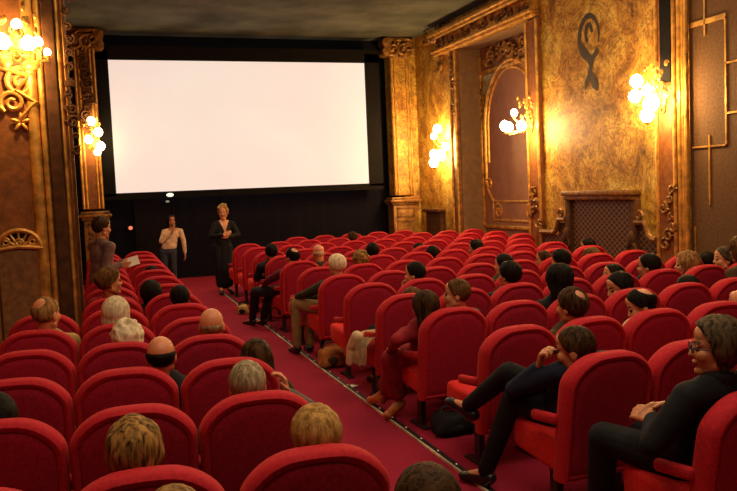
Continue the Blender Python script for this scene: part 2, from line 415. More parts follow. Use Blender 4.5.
make('panel_edge', bm, GOLD_DARK, pan)

# ------------------------------------------------------------------ screen end
SX0, SX1, SZ0, SZ1, SY = .45, 6.0, 1.99, 4.72, 17.2
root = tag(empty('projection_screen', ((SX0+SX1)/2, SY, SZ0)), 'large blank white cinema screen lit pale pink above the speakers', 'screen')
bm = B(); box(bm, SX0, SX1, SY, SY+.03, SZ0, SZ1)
sm, nt, b_ = newmat('glowing_screen_cloth')
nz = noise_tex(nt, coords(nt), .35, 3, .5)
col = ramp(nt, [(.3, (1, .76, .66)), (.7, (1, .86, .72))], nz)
nt.links.new(col, b_.inputs['Emission Color']); b_.inputs['Emission Strength'].default_value = .84  # projected light on the cloth put in as its own emission
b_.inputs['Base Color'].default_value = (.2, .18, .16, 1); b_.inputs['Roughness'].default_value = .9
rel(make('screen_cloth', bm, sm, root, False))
bm = B()
for a in ((SX0-.35, SX0-.01, SZ0-.06, SZ1+.2), (SX1+.01, SX1+.35, SZ0-.06, SZ1+.2), (SX0-.35, SX1+.35, SZ1+.01, SZ1+.3), (SX0-.35, SX1+.35, SZ0-.14, SZ0-.01)):
    box(bm, a[0], a[1], SY-.02, SY+.05, a[2], a[3])
rel(make('masking_border', bm, BLACKM, root, False))
# dark double door below the screen
bm = B(); box(bm, .85, 1.6, YF-.05, YF, 0, 1.95); d2 = shell('door_2', bm, plain('dark_plum_door', (.006, .003, .005), .9))
bm = B(); box(bm, .8, .85, YF-.07, YF, 0, 2.0); box(bm, 1.6, 1.65, YF-.07, YF, 0, 2.0); box(bm, .8, 1.65, YF-.07, YF, 1.95, 2.0); make('door_frame', bm, BLACKM, d2, False)
# small lamps
def small_lamp(name, px, py, Y, rad, mat, label, shape):
    p = at_y(px, py, Y); root = tag(empty(name, p), label, 'lamp')
    bm = B()
    if shape == 'oval': ellip(bm, (0, 0, 0), (rad*1.5, .05, rad*.8))
    else: lathe(bm, (0, 0, 0), [(.001, -.06), (rad*.8, -.05), (rad, -.02), (rad, .0)], 16, 'y')
    make('lens', bm, mat, root)
    bm = B(); box(bm, -rad*1.6, rad*1.6, .02, .10, -rad*1.0, rad*1.0, .01); make('housing', bm, BLACK, root)
small_lamp('reading_lamp', 170, 195, 17.1, .05, emit('pale_green_glow', (.85, 1, .8), 1.0), 'small glowing pale green lamp under the lower edge of the screen', 'oval')
small_lamp('reading_lamp', 167.5, 201.5, 17.64, .028, emit('dim_green_glow', (.35, .4, .3), .5), 'faint smaller lamp just under the pale green lamp', 'oval')
small_lamp('indicator_lamp', 130.5, 228, 17.6, .042, emit('red_glow', (1, .22, .12), .9), 'small round red lamp on the dark door beside the standing man', 'round')
# floor edge strip
XS = 2.175
root = tag(empty('aisle_light_strip', (XS, 7, 0)), 'black aisle floor strip with silvery edge and tiny bright studs on the red carpet', 'floor strip')
def run(bm, x0, x1, h): loft(bm, [[(x0, y, floor_z(y)-.01), (x1, y, floor_z(y)-.01), (x1, y, floor_z(y)+h), (x0, y, floor_z(y)+h)] for y in (1.5, 8, 14.5)])
bm = B(); run(bm, XS-.026, XS+.014, .012); rel(make('channel', bm, BLACK, root, False))
bm = B(); run(bm, XS-.042, XS-.026, .014); rel(make('metal_edge', bm, plain('worn_aluminium', (.74, .60, .40), .45, .3, vary=.5, scale=5), root, False))
bm = B()
for i in range(36): ellip(bm, (XS, 1.7+.3*i, floor_z(1.7+.3*i)+.012), (.006, .010, .004), None, 8)
st = rel(make('light_stud', bm, emit('stud_glow', (1, .75, .45), .25), root)); st['kind'] = 'stuff'

# ------------------------------------------------------------------ sconces
def sconce(p, nrm, side, globes, label, power, scale=1.0, crystals=0, scroll=False):
    """p on the wall, nrm out of the wall, side along it; globes: (along, up, out, radius)"""
    p, n, s = V(p), V(nrm), V(side); up = V((0, 0, 1))
    root = tag(empty('wall_sconce', p), label, 'wall lamp', 'lit wall sconces')
    bm = B(); M = Matrix((s, up, n)).transposed()
    ellip(bm, n*.02, (.07*scale, .12*scale, .025), M)
    spiral(bm, n*.03+up*.13*scale, s, up, .06*scale, .014, 1.4); spiral(bm, n*.03-up*.12*scale, s, up, .06*scale, .014, 1.4, 3, -1)
    if scroll:
        spiral(bm, V(s)*.02-up*.36+n*.04, s, up, .14, .026, 1.6, 1.5, 1); spiral(bm, -s*.06-up*.55+n*.04, s, up, .12, .024, 1.5, 4, -1)
        tube(bm, [n*.04-s*.18-up*.22, n*.05-up*.3+s*.1, n*.05-up*.44-s*.02, n*.05-up*.55+s*.14, n*.05-up*.70], [.02, .035, .03, .03, .012])
        for k in range(5):
            a = 2*math.pi*k/5+.3; ellip(bm, -up*.74+n*.04+(s*math.cos(a)+up*math.sin(a))*.05, (.05, .02, .02), M @ Matrix.Rotation(a, 3, 'Z'), 8)
        ellip(bm, s*.12-up*.2+n*.05, (.08, .06, .03), M, 10); ellip(bm, -s*.1-up*.16+n*.05, (.07, .09, .03), M, 10)
    make('backplate', bm, GOLD, root)
    for a, u_, o_, r_ in globes:
        g = s*a+up*u_+n*o_
        bm = B(); c0 = n*.03+up*(u_*.3-.05)
        tube(bm, [c0, c0*.5+g*.5+n*.05-up*.09, g-up*(r_+.04), g-up*r_*.9], [.014, .012, .012, .02]); lathe(bm, g-up*(r_+.005), [(.004, -.02), (.035, -.01), (.04, .01), (.01, .012)], 12)
        arm = make('lamp_arm', bm, GOLD, root)
        bm = B(); lathe(bm, g, [(.002, -r_), (r_*.55, -r_*.85), (r_*.95, -.3*r_), (r_, .1*r_), (r_*.8, .65*r_), (r_*.4, 1.0*r_), (.002, r_*1.15)], 16)
        make('lamp_globe', bm, GLOBE_BRIGHT if power > 120 else GLOBE, arm)
    if crystals:
        rnd = random.Random(len(label)); bm = B()
        for i in range(crystals):
            q = s*rnd.uniform(-.12, .2)*scale+up*rnd.uniform(-.02, .38)*scale+n*rnd.uniform(.06, .22)
            ellip(bm, q, (.022, .022, .035), None, 6)
            if i % 3 == 0: spiral(bm, q, s, up, .05, .008, 1.2, rnd.random()*6)
        make('gilded_sprays', bm, GOLD, root)
    gs = [(p+s*a+up*u_+n*o_, r_) for a, u_, o_, r_ in globes]
    best = None
    for i in range(60):
        c = p+s*(.3*math.cos(i*2.4)*(i/60))+up*(.3*math.sin(i*2.4)*(i/60))+n*(.30+.05*(i % 3))
        k = min((c-g).length-r_ for g, r_ in gs)-.25*(c-p).length
        if best is None or k > best[0]: best = (k, c)
    ctr = sum((g for g, r_ in gs), V())/len(gs)
    for c, e in ((best[1], 1.0),):
        ld = bpy.data.lights.new('sconce_light', 'POINT'); ld.energy = power*e*.3; ld.color = (1, .58, .20); ld.shadow_soft_size = .04
        lo = bpy.data.objects.new('sconce_light', ld); C.objects.link(lo); lo.location = c
    return root
q = at_x(445, 145, XR-.0)
sconce((XR, 15.75, 2.67), (-1, 0, 0), (0, -1, 0), [(-.15, -.12, .22, .10), (.2, -.16, .24, .11), (.02, .42, .2, .09), (.0, -.3, .3, .10), (.3, .02, .15, .08), (-.18, .28, .2, .07)],
       'glowing sconce cluster on the brocade between proscenium pilaster and door bay', 230)
sconce((XR-.07, 12.08, 2.88), (-1, 0, 0), (0, -1, 0), [(-.25, -.02, .38, .085), (-.05, -.06, .42, .085), (.18, -.06, .3, .085), (.02, .18, .34, .06)],
       'sconce with gilded sprays mounted on strip beside the arched bay', 170, 1.2, 22)
sconce((XR-.07, 8.72, 2.9), (-1, 0, 0), (0, -1, 0), [(-.26, .26, .22, .085), (-.27, .06, .24, .085), (.06, -.08, .25, .10), (.05, .1, .3, .07), (-.02, -.22, .25, .09)],
       'sconce with crystal sprays at the edge of the brocade, highest on that wall', 190, 1.2, 26)
sconce((-.61, YP, 3.38), (0, -1, 0), (1, 0, 0), [(-.22, .06, .16, .075), (-.1, -.02, .22, .075), (.12, -.02, .16, .07), (.03, .16, .14, .05), (.28, -.09, .12, .035), (.2, 0, .14, .05)],
       'sconce with big gilded scroll ornament on the bronze pier', 100, 1.0, 10, True)
sconce((.03, 17.0, 3.02), (0, -1, 0), (1, 0, 0), [(.02, .42, .16, .085), (.14, .2, .2, .085), (-.05, .05, .22, .08), (.17, -.08, .2, .085), (.1, -.2, .2, .07)],
       'sconce on the shadowed pilaster beside the dark screen edge', 55, 1.1, 12)

# ------------------------------------------------------------------ house lights and an added fill
def area(loc, size, power, col, rot=(0, 0, 0), sy=None):
    ld = bpy.data.lights.new('house_and_fill_light', 'AREA'); ld.energy = power; ld.color = col; ld.size = size
    if sy: ld.shape = 'RECTANGLE'; ld.size_y = sy
    o = bpy.data.objects.new('house_and_fill_light', ld); C.objects.link(o); o.location = loc; o.rotation_euler = rot
area((1.0, 2.2, 5.2), 2.5, 140, (1, .76, .50), sy=4)
area((4.6, 4.5, 5.2), 2.5, 135, (1, .70, .42), sy=4)
area((5.2, 9.0, 5.2), 2.0, 75, (1, .66, .36), sy=4)
area((1.6, 9.0, 5.2), 1.4, 48, (1, .72, .46), sy=4)
area((2.2, 12.4, 5.25), 1.0, 95, (1, .72, .46), sy=1.4)  # unseen fill added to brighten the woman speaker and the front floor
w = bpy.data.worlds.new('world'); scene.world = w; w.use_nodes = True
w.node_tree.nodes['Background'].inputs[0].default_value = (.05, .03, .02, 1); w.node_tree.nodes['Background'].inputs[1].default_value = .3

# ------------------------------------------------------------------ seats
SW = .56
xR0, yR0, sR, slR = 2.2268, 2.563, .9304, .0471
xL0, yL0, sL, slL = .3833, 2.7556, .8304, -.0651
def seat_pos(block, row, col):
    if block == 'R': dx = (col+.5)*SW; return V((xR0+dx+{0: .115, 1: .038, 2: .035, 3: .01}.get(row, 0), yR0+row*sR+slR*dx, 0)), math.atan(slR)
    dx = (col+.5-2)*SW; return V((xL0+dx+(.03 if row == 0 and col == 2 else 0), yL0+row*sL+slL*dx-(.05 if row == 0 else 0), 0)), math.atan(slL)
def outline(inset, n_c=10):
    hw, zb, zt, rx, rz, ar = .276-inset, .24+inset, .95-inset, .19-inset*.6, .135-inset*.5, .034
    cz = zt-ar-rz
    side = [(hw*(.94+.06*min(1, (i+1)/5*1.4)), zb+(cz-zb)*(i+1)/5) for i in range(4)]
    q = []
    for i in range(n_c+1):
        a = math.pi/2*i/n_c; x = hw-rx+rx*math.cos(a); q.append((x, cz+rz*math.sin(a)+ar*(1-(x/hw)**2)*math.sin(a)))
    half = [(hw*.94, zb)]+side+q+[((hw-rx)*(1-k/4), zt-ar+ar*(1-((hw-rx)*(1-k/4)/hw)**2)) for k in range(1, 4)]
    top = [(0, zt)]
    return [V((x, 0, z)) for x, z in half]+[V((0, 0, zt))]+[V((-x, 0, z)) for x, z in half[::-1]]
def lean(p): return V((p.x, p.y-.05+.13*(.95-p.z)/.7, p.z))
def build_seat():
    root = empty('cinema_seat')
    bm = B()
    rings = [[lean(p+V((0, y, 0))) for p in outline(i)] for i, y in ((.046, .010), (.042, .005), (.034, -.003), (.020, -.004), (.007, .008), (0, .032), (0, .085), (.008, .112), (.03, .132), (.06, .138))]
    loft(bm, rings); make('backrest', bm, VELVET, root)
    bm = B(); rings = [[lean(p+V((0, y, 0))) for p in outline(i)] for i, y in ((.042, .02), (.0445, .004), (.054, -.002), (.09, -.006))]
    loft(bm, rings); make('back_panel', bm, VELVET_SHADED, root)
    bm = B(); box(bm, -.255, .255, .17, .60, .27, .455, .035, 3)
    for v in bm.verts:
        v.co.z += (v.co.y-.17)*.10
        if v.co.z > .4: v.co.z += .012*math.cos(v.co.x/.255*1.5)
    make('seat_cushion', bm, VELVET_LIT, root)
    bm = B(); box(bm, -.303, -.257, .10, .33, .565, .625, .021, 3)
    for v in bm.verts:
        if v.co.y > .28: v.co.z -= .02
    make('armrest', bm, VELVET, root)
    for x in (-.2, .2):
        bm = B(); box(bm, x-.02, x+.02, .2, .27, 0, .30); box(bm, x-.03, x+.03, .14, .40, 0, .02, .004); make('leg', bm, STEEL, root, False)
    return root
def copy_tree(o, parent=None):
    c = o.copy(); C.objects.link(c); c.parent = parent
    for ch in o.children: copy_tree(ch, c)
    return c
SEATS = []
for row in range(0, 13):
    for col in range(0, 9 if row >= 10 else 8): SEATS.append(('R', row, col))
for col in range(2, 7): SEATS.append(('R', 13, col))
for row in range(-1, 14):
    for col in range(0 if row <= 5 else 1, 3): SEATS.append(('L', row, col))

# ------------------------------------------------------------------ people
PENDING = []
def fuse(name, bm, mat, parent, voxel, smooth=2, post=None):
    bmesh.ops.recalc_face_normals(bm, faces=bm.faces)
    me = bpy.data.meshes.new(name); bm.to_mesh(me); bm.free()
    o = bpy.data.objects.new(name, me); C.objects.link(o); o.parent = parent
    m = o.modifiers.new('r', 'REMESH'); m.mode = 'VOXEL'; m.voxel_size = voxel
    if smooth: s = o.modifiers.new('s', 'SMOOTH'); s.iterations = smooth; s.factor = .5
    PENDING.append((o, mat if isinstance(mat, (list, tuple)) else [mat], post)); return o
def flush():
    dg = bpy.context.evaluated_depsgraph_get()
    new = [(o, bpy.data.meshes.new_from_object(o.evaluated_get(dg)), m, p) for o, m, p in PENDING]
    for o, me, mats, post in new:
        o.modifiers.clear(); o.data = me; me.materials.clear()
        for m in mats: me.materials.append(m)
        for f in me.polygons: f.use_smooth = True
        if post: post(me)
    PENDING.clear()

def skin(name, col): return plain('skin_'+name, col, .5, vary=.12, scale=9)
SK = {'fair': skin('fair', (.62, .27, .12)), 'mid': skin('mid', (.50, .19, .075)), 'dark': skin('dark', (.34, .12, .05)), 'pink': skin('pink', (.62, .22, .10))}
def hairmat(name, a, b):
    if 'hair_'+name in MATS: return MATS['hair_'+name]
    m, nt, bb = newmat('hair_'+name)
    f = noise_tex(nt, coords(nt, (42, 42, 10)), 1.0, 4, .8, .55)
    nt.links.new(ramp(nt, [(.36, a), (.64, b)], f), bb.inputs['Base Color']); bb.inputs['Roughness'].default_value = .6; bb.inputs['Specular IOR Level'].default_value = .06
    bump(nt, bb, f, .45, .012); MATS['hair_'+name] = m; return m
HM = {'black': hairmat('black', (.004, .003, .002), (.014, .010, .007)), 'dark': hairmat('dark', (.010, .005, .002), (.075, .036, .013)),
      'brown': hairmat('brown', (.04, .018, .006), (.15, .07, .02)), 'light': hairmat('light', (.11, .05, .015), (.36, .19, .06)),
      'blond': hairmat('blond', (.20, .10, .025), (.52, .30, .09)), 'white': hairmat('white', (.42, .32, .19), (.78, .64, .42)),
      'grey': hairmat('grey', (.14, .105, .055), (.42, .33, .19)), 'streak': hairmat('streak', (.03, .014, .005), (.42, .22, .06)),
      'saltpepper': hairmat('saltpepper', (.018, .012, .006), (.11, .072, .036)), 'silver': hairmat('silver', (.52, .40, .24), (.85, .72, .48))}
EYE_M = plain('eye_dark', (.02, .012, .01), .2, vary=.05); LIP_M = plain('lip', (.36, .09, .06), .5, vary=.1)

HC = V((0, -.012, .028)); HR = V((.076, .094, .086))
HEAD_EL = [(HC, HR), (V((0, .028, -.03)), V((.060, .058, .085))), (V((0, .005, -.05)), V((.056, .055, .055)))]
def head_r(c0, d):
    best = .02
    for c, r_ in HEAD_EL:
        o = c0-c; A = sum((d[i]/r_[i])**2 for i in range(3)); Bq = 2*sum(o[i]*d[i]/r_[i]**2 for i in range(3)); Cq = sum((o[i]/r_[i])**2 for i in range(3))-1
        D = Bq*Bq-4*A*Cq
        if D > 0: best = max(best, (-Bq+math.sqrt(D))/(2*A))
    return best
def sstep(a, b, x): t = max(0, min(1, (x-a)/(b-a))); return t*t*(3-2*t)
def interp(tab, x):
    if x <= tab[0][0]: return tab[0][1]
    for (a, va), (b, vb) in zip(tab, tab[1:]):
        if x <= b: return va+(vb-va)*(x-a)/(b-a)
    return tab[-1][1]
HL = {'short': [(-.1, -.07), (-.045, -.06), (-.01, -.02), (.02, .0), (.05, .05), (.07, .075), (.1, .09)],
      'bob': [(-.1, -.12), (-.03, -.12), (.02, -.09), (.045, -.02), (.065, .065), (.1, .085)],
      'swept': [(-.1, -.12), (-.03, -.12), (0, -.075), (.022, -.01), (.042, .05), (.065, .082), (.1, .1)],
      'fringe': [(-.1, -.09), (-.03, -.09), (.015, -.05), (.05, .02), (.08, .045), (.1, .05)]}
def hair_shell(bm, M, style):
    st = dict(line='short', t=.014, curl=0, freq=30, bald=0, spot=0, puff=0, part=0); st.update(style)
    c0 = V((0, -.012, .02)); nu, nv = 40, 26; rows_ = []
    for j in range(1, nv):
        th = math.pi*j/nv; row = []
        for i in range(nu):
            ph = 2*math.pi*i/nu
            d = V((math.sin(th)*math.cos(ph), math.sin(th)*math.sin(ph), math.cos(th)))
            rh = head_r(c0, d); p = c0+d*rh
            m = sstep(-.012, .016, p.z-interp(HL[st['line']], p.y))
            if st['bald']: m *= 1-sstep(st['bald']-.015, st['bald']+.02, p.z+max(0, p.y)*.5)
            if st['spot']: m *= sstep(st['spot']-.015, st['spot']+.015, (p-V((0, -.07, .088))).length)
            nz = noise.noise(p*st['freq']+V((st.get('seed', 0), 0, 0)))
            t = -.014+m*(st['t']+.014+st['puff']*max(0, p.z))
            t += m*(st['curl']*nz+.003*noise.noise(V((p.x*90, p.y*90, p.z*20))))
            row.append(M @ (c0+d*(rh+t)))
        rows_.append(row)
    vs = [[bm.verts.new(p) for p in r] for r in rows_]
    for a, b in zip(vs, vs[1:]):
        for i in range(nu): j = (i+1) % nu; bm.faces.new((a[i], a[j], b[j], b[i]))
    for ring, sgn in ((vs[0], 1), (vs[-1], -1)):
        c = sum((v.co for v in ring), V())/nu; cv = bm.verts.new(c)
        for i in range(nu): bm.faces.new((cv, ring[i], ring[(i+1) % nu]))

def head_solid(bm, M, jaw=1.0):
    R3 = M.to_3x3()
    def el(c, r_): ellip(bm, M @ V(c), r_, R3, 18)
    def cp(a, b, ra, rb): capsule(bm, M @ V(a), M @ V(b), ra, rb, 12)
    el(HC, HR); el((0, .028, -.03), (.060, .058, .082))
    for s in (-1, 1):
        cp((s*.044, -.002, -.062), (s*.012, .058, -.094), .027*jaw, .022)
        el((s*.036, .056, -.026), (.026, .030, .030)); el((s*.077, -.012, -.012), (.010, .021, .034))
        el((s*.031, .078, .004), (.013, .010, .010)); cp((s*.012, .080, .026), (s*.045, .068, .024), .012, .010)
    cp((0, .080, .012), (0, .099, -.026), .010, .0125); el((0, .088, -.030), (.017, .011, .009))
    el((0, .083, -.056), (.024, .013, .006)); el((0, .082, -.066), (.020, .013, .007)); el((0, .068, -.096), (.022, .020, .018))
    el((0, .06, .055), (.05, .026, .04))

def finger_hand(bm, w, f, n, t, curl=.5, size=1.0):
    """palm and five fingers: w wrist, f finger direction, n palm normal, t thumb side"""
    w = V(w); f = V(f).normalized(); n = V(n); n = (n-f*n.dot(f)).normalized(); t = V(t); t = (t-f*t.dot(f)-n*t.dot(n)).normalized()
    k = size; lens = (.072, .080, .074, .058)
    for i in range(4):
        off = (.030-.0205*i)*k
        kn = w+f*(.088-.004*abs(i-1))*k+t*off
        capsule(bm, w+f*.012*k+t*off*.55, kn, .0145*k, .0115*k, 10, 3)
        d = f.copy(); p = kn; L = lens[i]*k
        for s_, fr in enumerate((.45, .32, .23)):
            a = curl*(.75+.12*i)*(.8 if s_ == 0 else 1.0)
            d = (d*math.cos(a)+n*math.sin(a)).normalized() if s_ == 0 else (d*math.cos(a)+(n*f.dot(d)-f*n.dot(d)).normalized()*math.sin(a)).normalized()
            q = p+d*L*fr; capsule(bm, p, q, (.0098-.0008*s_)*k, (.0092-.0009*s_)*k, 10, 3); p = q
    a = w+f*.03*k+t*.026*k; b = a+(f*.55+t*.7+n*.25).normalized()*.042*k; c = b+(f*.85+t*.15+n*.35).normalized()*.032*k
    capsule(bm, w+f*.015*k+t*.012*k, a, .016*k, .014*k, 10, 3); capsule(bm, a, b, .0125*k, .0105*k, 10, 3); capsule(bm, b, c, .0105*k, .0088*k, 10, 3)

def limb(bm, pts, rs):
    for (a, b), (ra, rb) in zip(zip(pts, pts[1:]), zip(rs, rs[1:])): capsule(bm, a, b, ra, rb)

def figure(P, base, head, hip, sho, arms, legs, voxel):
    """P look; base floor point; all joints in world space"""
    root = tag(empty('person', base), P['label'], 'person', P.get('group'))
    T = lambda p: V(p)-V(base)
    yaw, pitch, roll = R(P.get('yaw', 0)), R(P.get('pitch', 0)), R(P.get('roll', 0))
    hs = P.get('hs', 1.0)
    rot = Matrix.Rotation(yaw, 4, 'Z') @ Matrix.Rotation(-pitch, 4, 'X') @ Matrix.Rotation(roll, 4, 'Y')
    M = Matrix.Translation(T(head)) @ rot @ Matrix.Scale(hs, 4)
    Mi = M.inverted()
    hip = T(hip); sho = [T(s) for s in sho]; arms = [[T(p) for p in a[:2]]+a[2:] for a in arms]; legs = [[T(p) for p in l] for l in legs]
    nb = (sho[0]+sho[1])/2+V((0, 0, .035))                # neck base
    bl = P.get('build', 1.0)
    skinm = SK[P.get('skin', 'mid')]; hm = HM[P['hair'].get('col', 'dark')]
    # ---- body
    bm = B(); head_solid(bm, M, P.get('jaw', 1.0))
    capsule(bm, M @ V((0, -.02, -.04)), nb-V((0, 0, .03)), .052, .058)
    limb(bm, [nb-V((0, 0, .05)), nb*.6+hip*.4, hip], [.045, .085, .09])
    capsule(bm, sho[0], sho[1], .045, .045)
    for s, a in zip(sho, arms):
        limb(bm, [s, a[0], a[1]], [.040, .034, .026])
        h = a[2] if len(a) > 2 and a[2] else dict(f=(a[1]-a[0]), n=(0, 0, -1), t=(nb-a[1]))
        finger_hand(bm, a[1], h['f'], h['n'], h['t'], h.get('curl', .35), h.get('size', 1.0))
    hx = (sho[1]-sho[0]).normalized()
    for i, l in enumerate(legs):
        hp = hip+hx*(.075 if i else -.075)
        limb(bm, [hp, l[0], l[1]], [.075, .048, .036]); capsule(bm, l[1], l[2], .034, .026)
    def post(me):
        for f in me.polygons:
            p = Mi @ f.center
            if .045 < p.y < .104 and abs(p.x) < .07 and -.12 < p.z < .06:
                if abs(abs(p.x)-.031) < .016 and abs(p.z-.003) < .009 and p.y > .07: f.material_index = 1
                elif abs(p.z+.061) < .010 and abs(p.x) < .024 and p.y > .075: f.material_index = 2
                elif abs(p.z-.028-.06*(.03-abs(abs(p.x)-.03))) < .005 and .012 < abs(p.x) < .05 and p.y > .06: f.material_index = 3
    bare = P.get('bare_legs'); low_v = voxel
    fuse('body', bm, [skinm, EYE_M, LIP_M, hm], root, voxel, 2 if voxel > .007 else 3, post)
    # ---- hair
    if P['hair'].get('line') != 'none':
        bm = B(); hair_shell(bm, M, P['hair'])
        if P['hair'].get('long'):
            L = P['hair']['long']
            R3 = rot.to_3x3()
            for i in range(9):
                a = math.pi*(.98+.0+1.04*i/8) if False else math.pi+math.pi*i/8
                q = V((math.cos(a)*.074, math.sin(a)*.074-.012, .01)); e = q+V((q.x*.12, -.012, -L))
                capsule(bm, M @ q, M @ e, .030, .022, 10)
            fuse('hair', bm, hm, root, .009, 2)
        elif P['hair'].get('bun'):
            for k in range(14):
                rr = random.Random(k); ellip(bm, M @ V((rr.uniform(-.07, .07), rr.uniform(-.08, .05), rr.uniform(.09, .15))), (.035, .035, .03), None, 10)
            fuse('hair', bm, hm, root, .008, 2)
        else: make('hair', bm, hm, root)
    if P.get('beard'):
        bm = B(); R3 = rot.to_3x3()
        for s in (-1, 1): capsule(bm, M @ V((s*.05, .01, -.06)), M @ V((s*.012, .065, -.1)), .025, .024)
        fuse('beard', bm, hm, root, .008, 2)
    # ---- clothes
    bm = B(); e = .014*bl
    cw = .165*bl
    mid = nb*.62+hip*.38; low = nb*.2+hip*.8
    up = (nb-hip).normalized(); fy = up.cross(hx)*-1; TB = Matrix((hx, hx.cross(up)*-1, up)).transposed()
    ellip(bm, mid+up*.04, (cw, .115*bl, .17), TB, 18); ellip(bm, low, (.165*bl, .13*bl, .16), TB, 18); ellip(bm, mid*.5+low*.5, (.155*bl, .12*bl, .17), TB, 18)
    capsule(bm, sho[0], sho[1], .066*bl, .066*bl); capsule(bm, sho[0]*.6+nb*.4, nb*1.0, .062, .066); capsule(bm, sho[1]*.6+nb*.4, nb*1.0, .062, .066)
    if P.get('collar', True): capsule(bm, nb-V((0, 0, .01)), nb*.72+(M @ V((0, -.02, -.06)))*.28, .073, .062)
    slv = P.get('sleeve', 1.0)
    for s, a in zip(sho, arms):
        if slv >= 1: limb(bm, [s, a[0], a[1]*.93+a[0]*.07], [.064*bl, .052*bl, .040*bl])
        else: limb(bm, [s, s+(a[0]-s)*.55], [.062*bl, .054*bl])
    if P.get('skirt'):
        for i, l in enumerate(legs):
            hp = hip+hx*(.085 if i else -.085); limb(bm, [hp, l[0], l[0]+(l[1]-l[0])*P['skirt']], [.115, .085, .08])
        if P['skirt'] > .3: limb(bm, [hip, (legs[0][0]+legs[1][0])/2, (legs[0][1]+legs[1][1])/2*P['skirt']+(legs[0][0]+legs[1][0])/2*(1-P['skirt'])], [.12, .10, .1])
    cname = P.get('top_name', 'jacket')
    vn = P.get('vneck')
    def vpost(me):
        if not vn: return
        Ti = TB.inverted()
        for f in me.polygons:
            p = Ti @ (f.center-nb)
            if p.y*1.0 > -.01 and p.z > -vn and abs(p.x) < .075*(1+p.z/vn): f.material_index = 1
    fuse(cname, bm, [cloth(P.get('top', 'black')), skinm], root, max(voxel, .009), 7, vpost)
    if P.get('neckband'):
        bm = B(); q = nb+V((0, 0, .03)); M2 = rot.to_3x3()
        lathe(bm, q, [(.068, -.025), (.074, 0), (.068, .02), (.06, .02), (.06, -.02)], 18); make('shirt_collar', bm, cloth(P['neckband']), root)
    if not P.get('skirt') or P['skirt'] < .3:
        bm = B(); ellip(bm, hip, (.168*bl, .125, .12), TB, 16)
        for i, l in enumerate(legs):
            hp = hip+hx*(.085 if i else -.085)
            limb(bm, [hp, l[0], l[1]+V((0, 0, .02))], [.096*bl, .068*bl, .052*bl])
        fuse('trousers', bm, cloth(P.get('bottom', 'charcoal')), root, max(voxel, .010), 2)
    for l in legs:
        bm = B(); d = (l[2]-l[1]); d.normalize()
        capsule(bm, l[1]-V((0, 0, .03)), l[1]-V((0, 0, .045)), .044, .044)
        capsule(bm, l[1]-d*.03-V((0, 0, .035)), l[2], .042, .034); ellip(bm, l[2], (.043, .043, .032))
        fuse('shoe', bm, cloth(P.get('shoes', 'shoe_black')), root, .010, 1)
    if P.get('glasses'):
        bm = B()
        for s in (-1, 1):
            c = V((s*.033, .098, .002))
            tube(bm, [M @ (c+V((.025*math.cos(a), 0, .019*math.sin(a)))) for a in [2*math.pi*i/16 for i in range(17)]], .0026, 6)
            tube(bm, [M @ (c+V((s*.025, 0, .008))), M @ V((s*.079, .07, .008)), M @ V((s*.083, -.01, .004))], .003, 6)
        tube(bm, [M @ V((-.008, .1, .006)), M @ V((.008, .1, .006))], .0025, 6)
        make('glasses', bm, BLACK, root)
    return root

CL = {'black': (.008, .008, .010), 'charcoal': (.016, .015, .018), 'navy': (.010, .013, .03), 'green': (.030, .036, .018), 'olive': (.09, .085, .045), 'beige': (.40, .26, .09),
      'khaki': (.24, .14, .055), 'red': (.24, .012, .02), 'plum': (.10, .015, .03), 'cream': (.62, .48, .28), 'white': (.75, .64, .5), 'mauve': (.17, .10, .085), 'brown': (.06, .03, .015),
      'grey': (.12, .10, .08), 'denim': (.035, .04, .06), 'shoe_black': (.006, .006, .006), 'shoe_tan': (.50, .12, .03), 'blouse': (.66, .44, .28)}
def cloth(n): return plain('cloth_'+n, CL[n], .8 if 'shoe' not in n else .35, vary=.3, scale=14, bmp=.25)

def seated(P):
    blk, row, col = P['seat']
    sp, rz = seat_pos(blk, row, col)
    dy = max(.21, P.get('dy', .17)+.04)
    top = at_y(*P['top'], sp.y+dy)
    hs = P.get('hs', 1.0)
    head = top-V((0, 0, .118*hs+P['hair'].get('t', .014)+P['hair'].get('puff', 0)*.1))
    if P.get('hair', {}).get('bald'): head = top-V((0, 0, .114*hs))
    yaw = R(P.get('yaw', 0)); ty = yaw*.35
    hipx = sp.x+(head.x-sp.x)*.35
    hip = V((hipx, sp.y+.38, .53))
    nb = V((head.x, max(head.y-.03, sp.y+.27), head.z-.148*hs))
    nb = nb*.85+V((hip.x, nb.y, nb.z))*.15
    w = .175*P.get('build', 1.0); hx = V((math.cos(ty), math.sin(ty), 0))
    sho = [nb-hx*w-V((0, 0, .055)), nb+hx*w-V((0, 0, .055))]
    if P.get('sho'): sho = [V(P['sho'][0]), V(P['sho'][1])]
    arms = []
    for i, s in enumerate(sho):
        sg = -1 if i == 0 else 1
        el = V((s.x+sg*.05, sp.y+.34, max(.64, s.z-.25))); wr = V((hip.x+sg*.07, sp.y+.47, .645))
        arms.append([el, wr, dict(f=(-sg*.5, .8, -.1), n=(0, -.1, -1), t=(-sg, .3, 0), curl=.25)])
    legs = []
    for sg in (-1, 1):
        k = V((hip.x+sg*.11, sp.y+.72, .52)); a = V((hip.x+sg*.11, sp.y+.70, .09)); legs.append([k, a, a+V((sg*.02, .15, -.055))])
    for key, val in P.get('pose', {}).items():
        i = 0 if key[0] == 'l' else 1
        if key[1:] == 'arm': arms[i] = [V(val[0]), V(val[1])]+([val[2]] if len(val) > 2 else [])
        elif key[1:] == 'leg': legs[i] = [V(v) for v in val]
    return figure(P, (hip.x, sp.y+.3, floor_z(sp.y)), head, hip, sho, arms, legs, (.013, .009, .0062)[P.get('lvl', 0)])

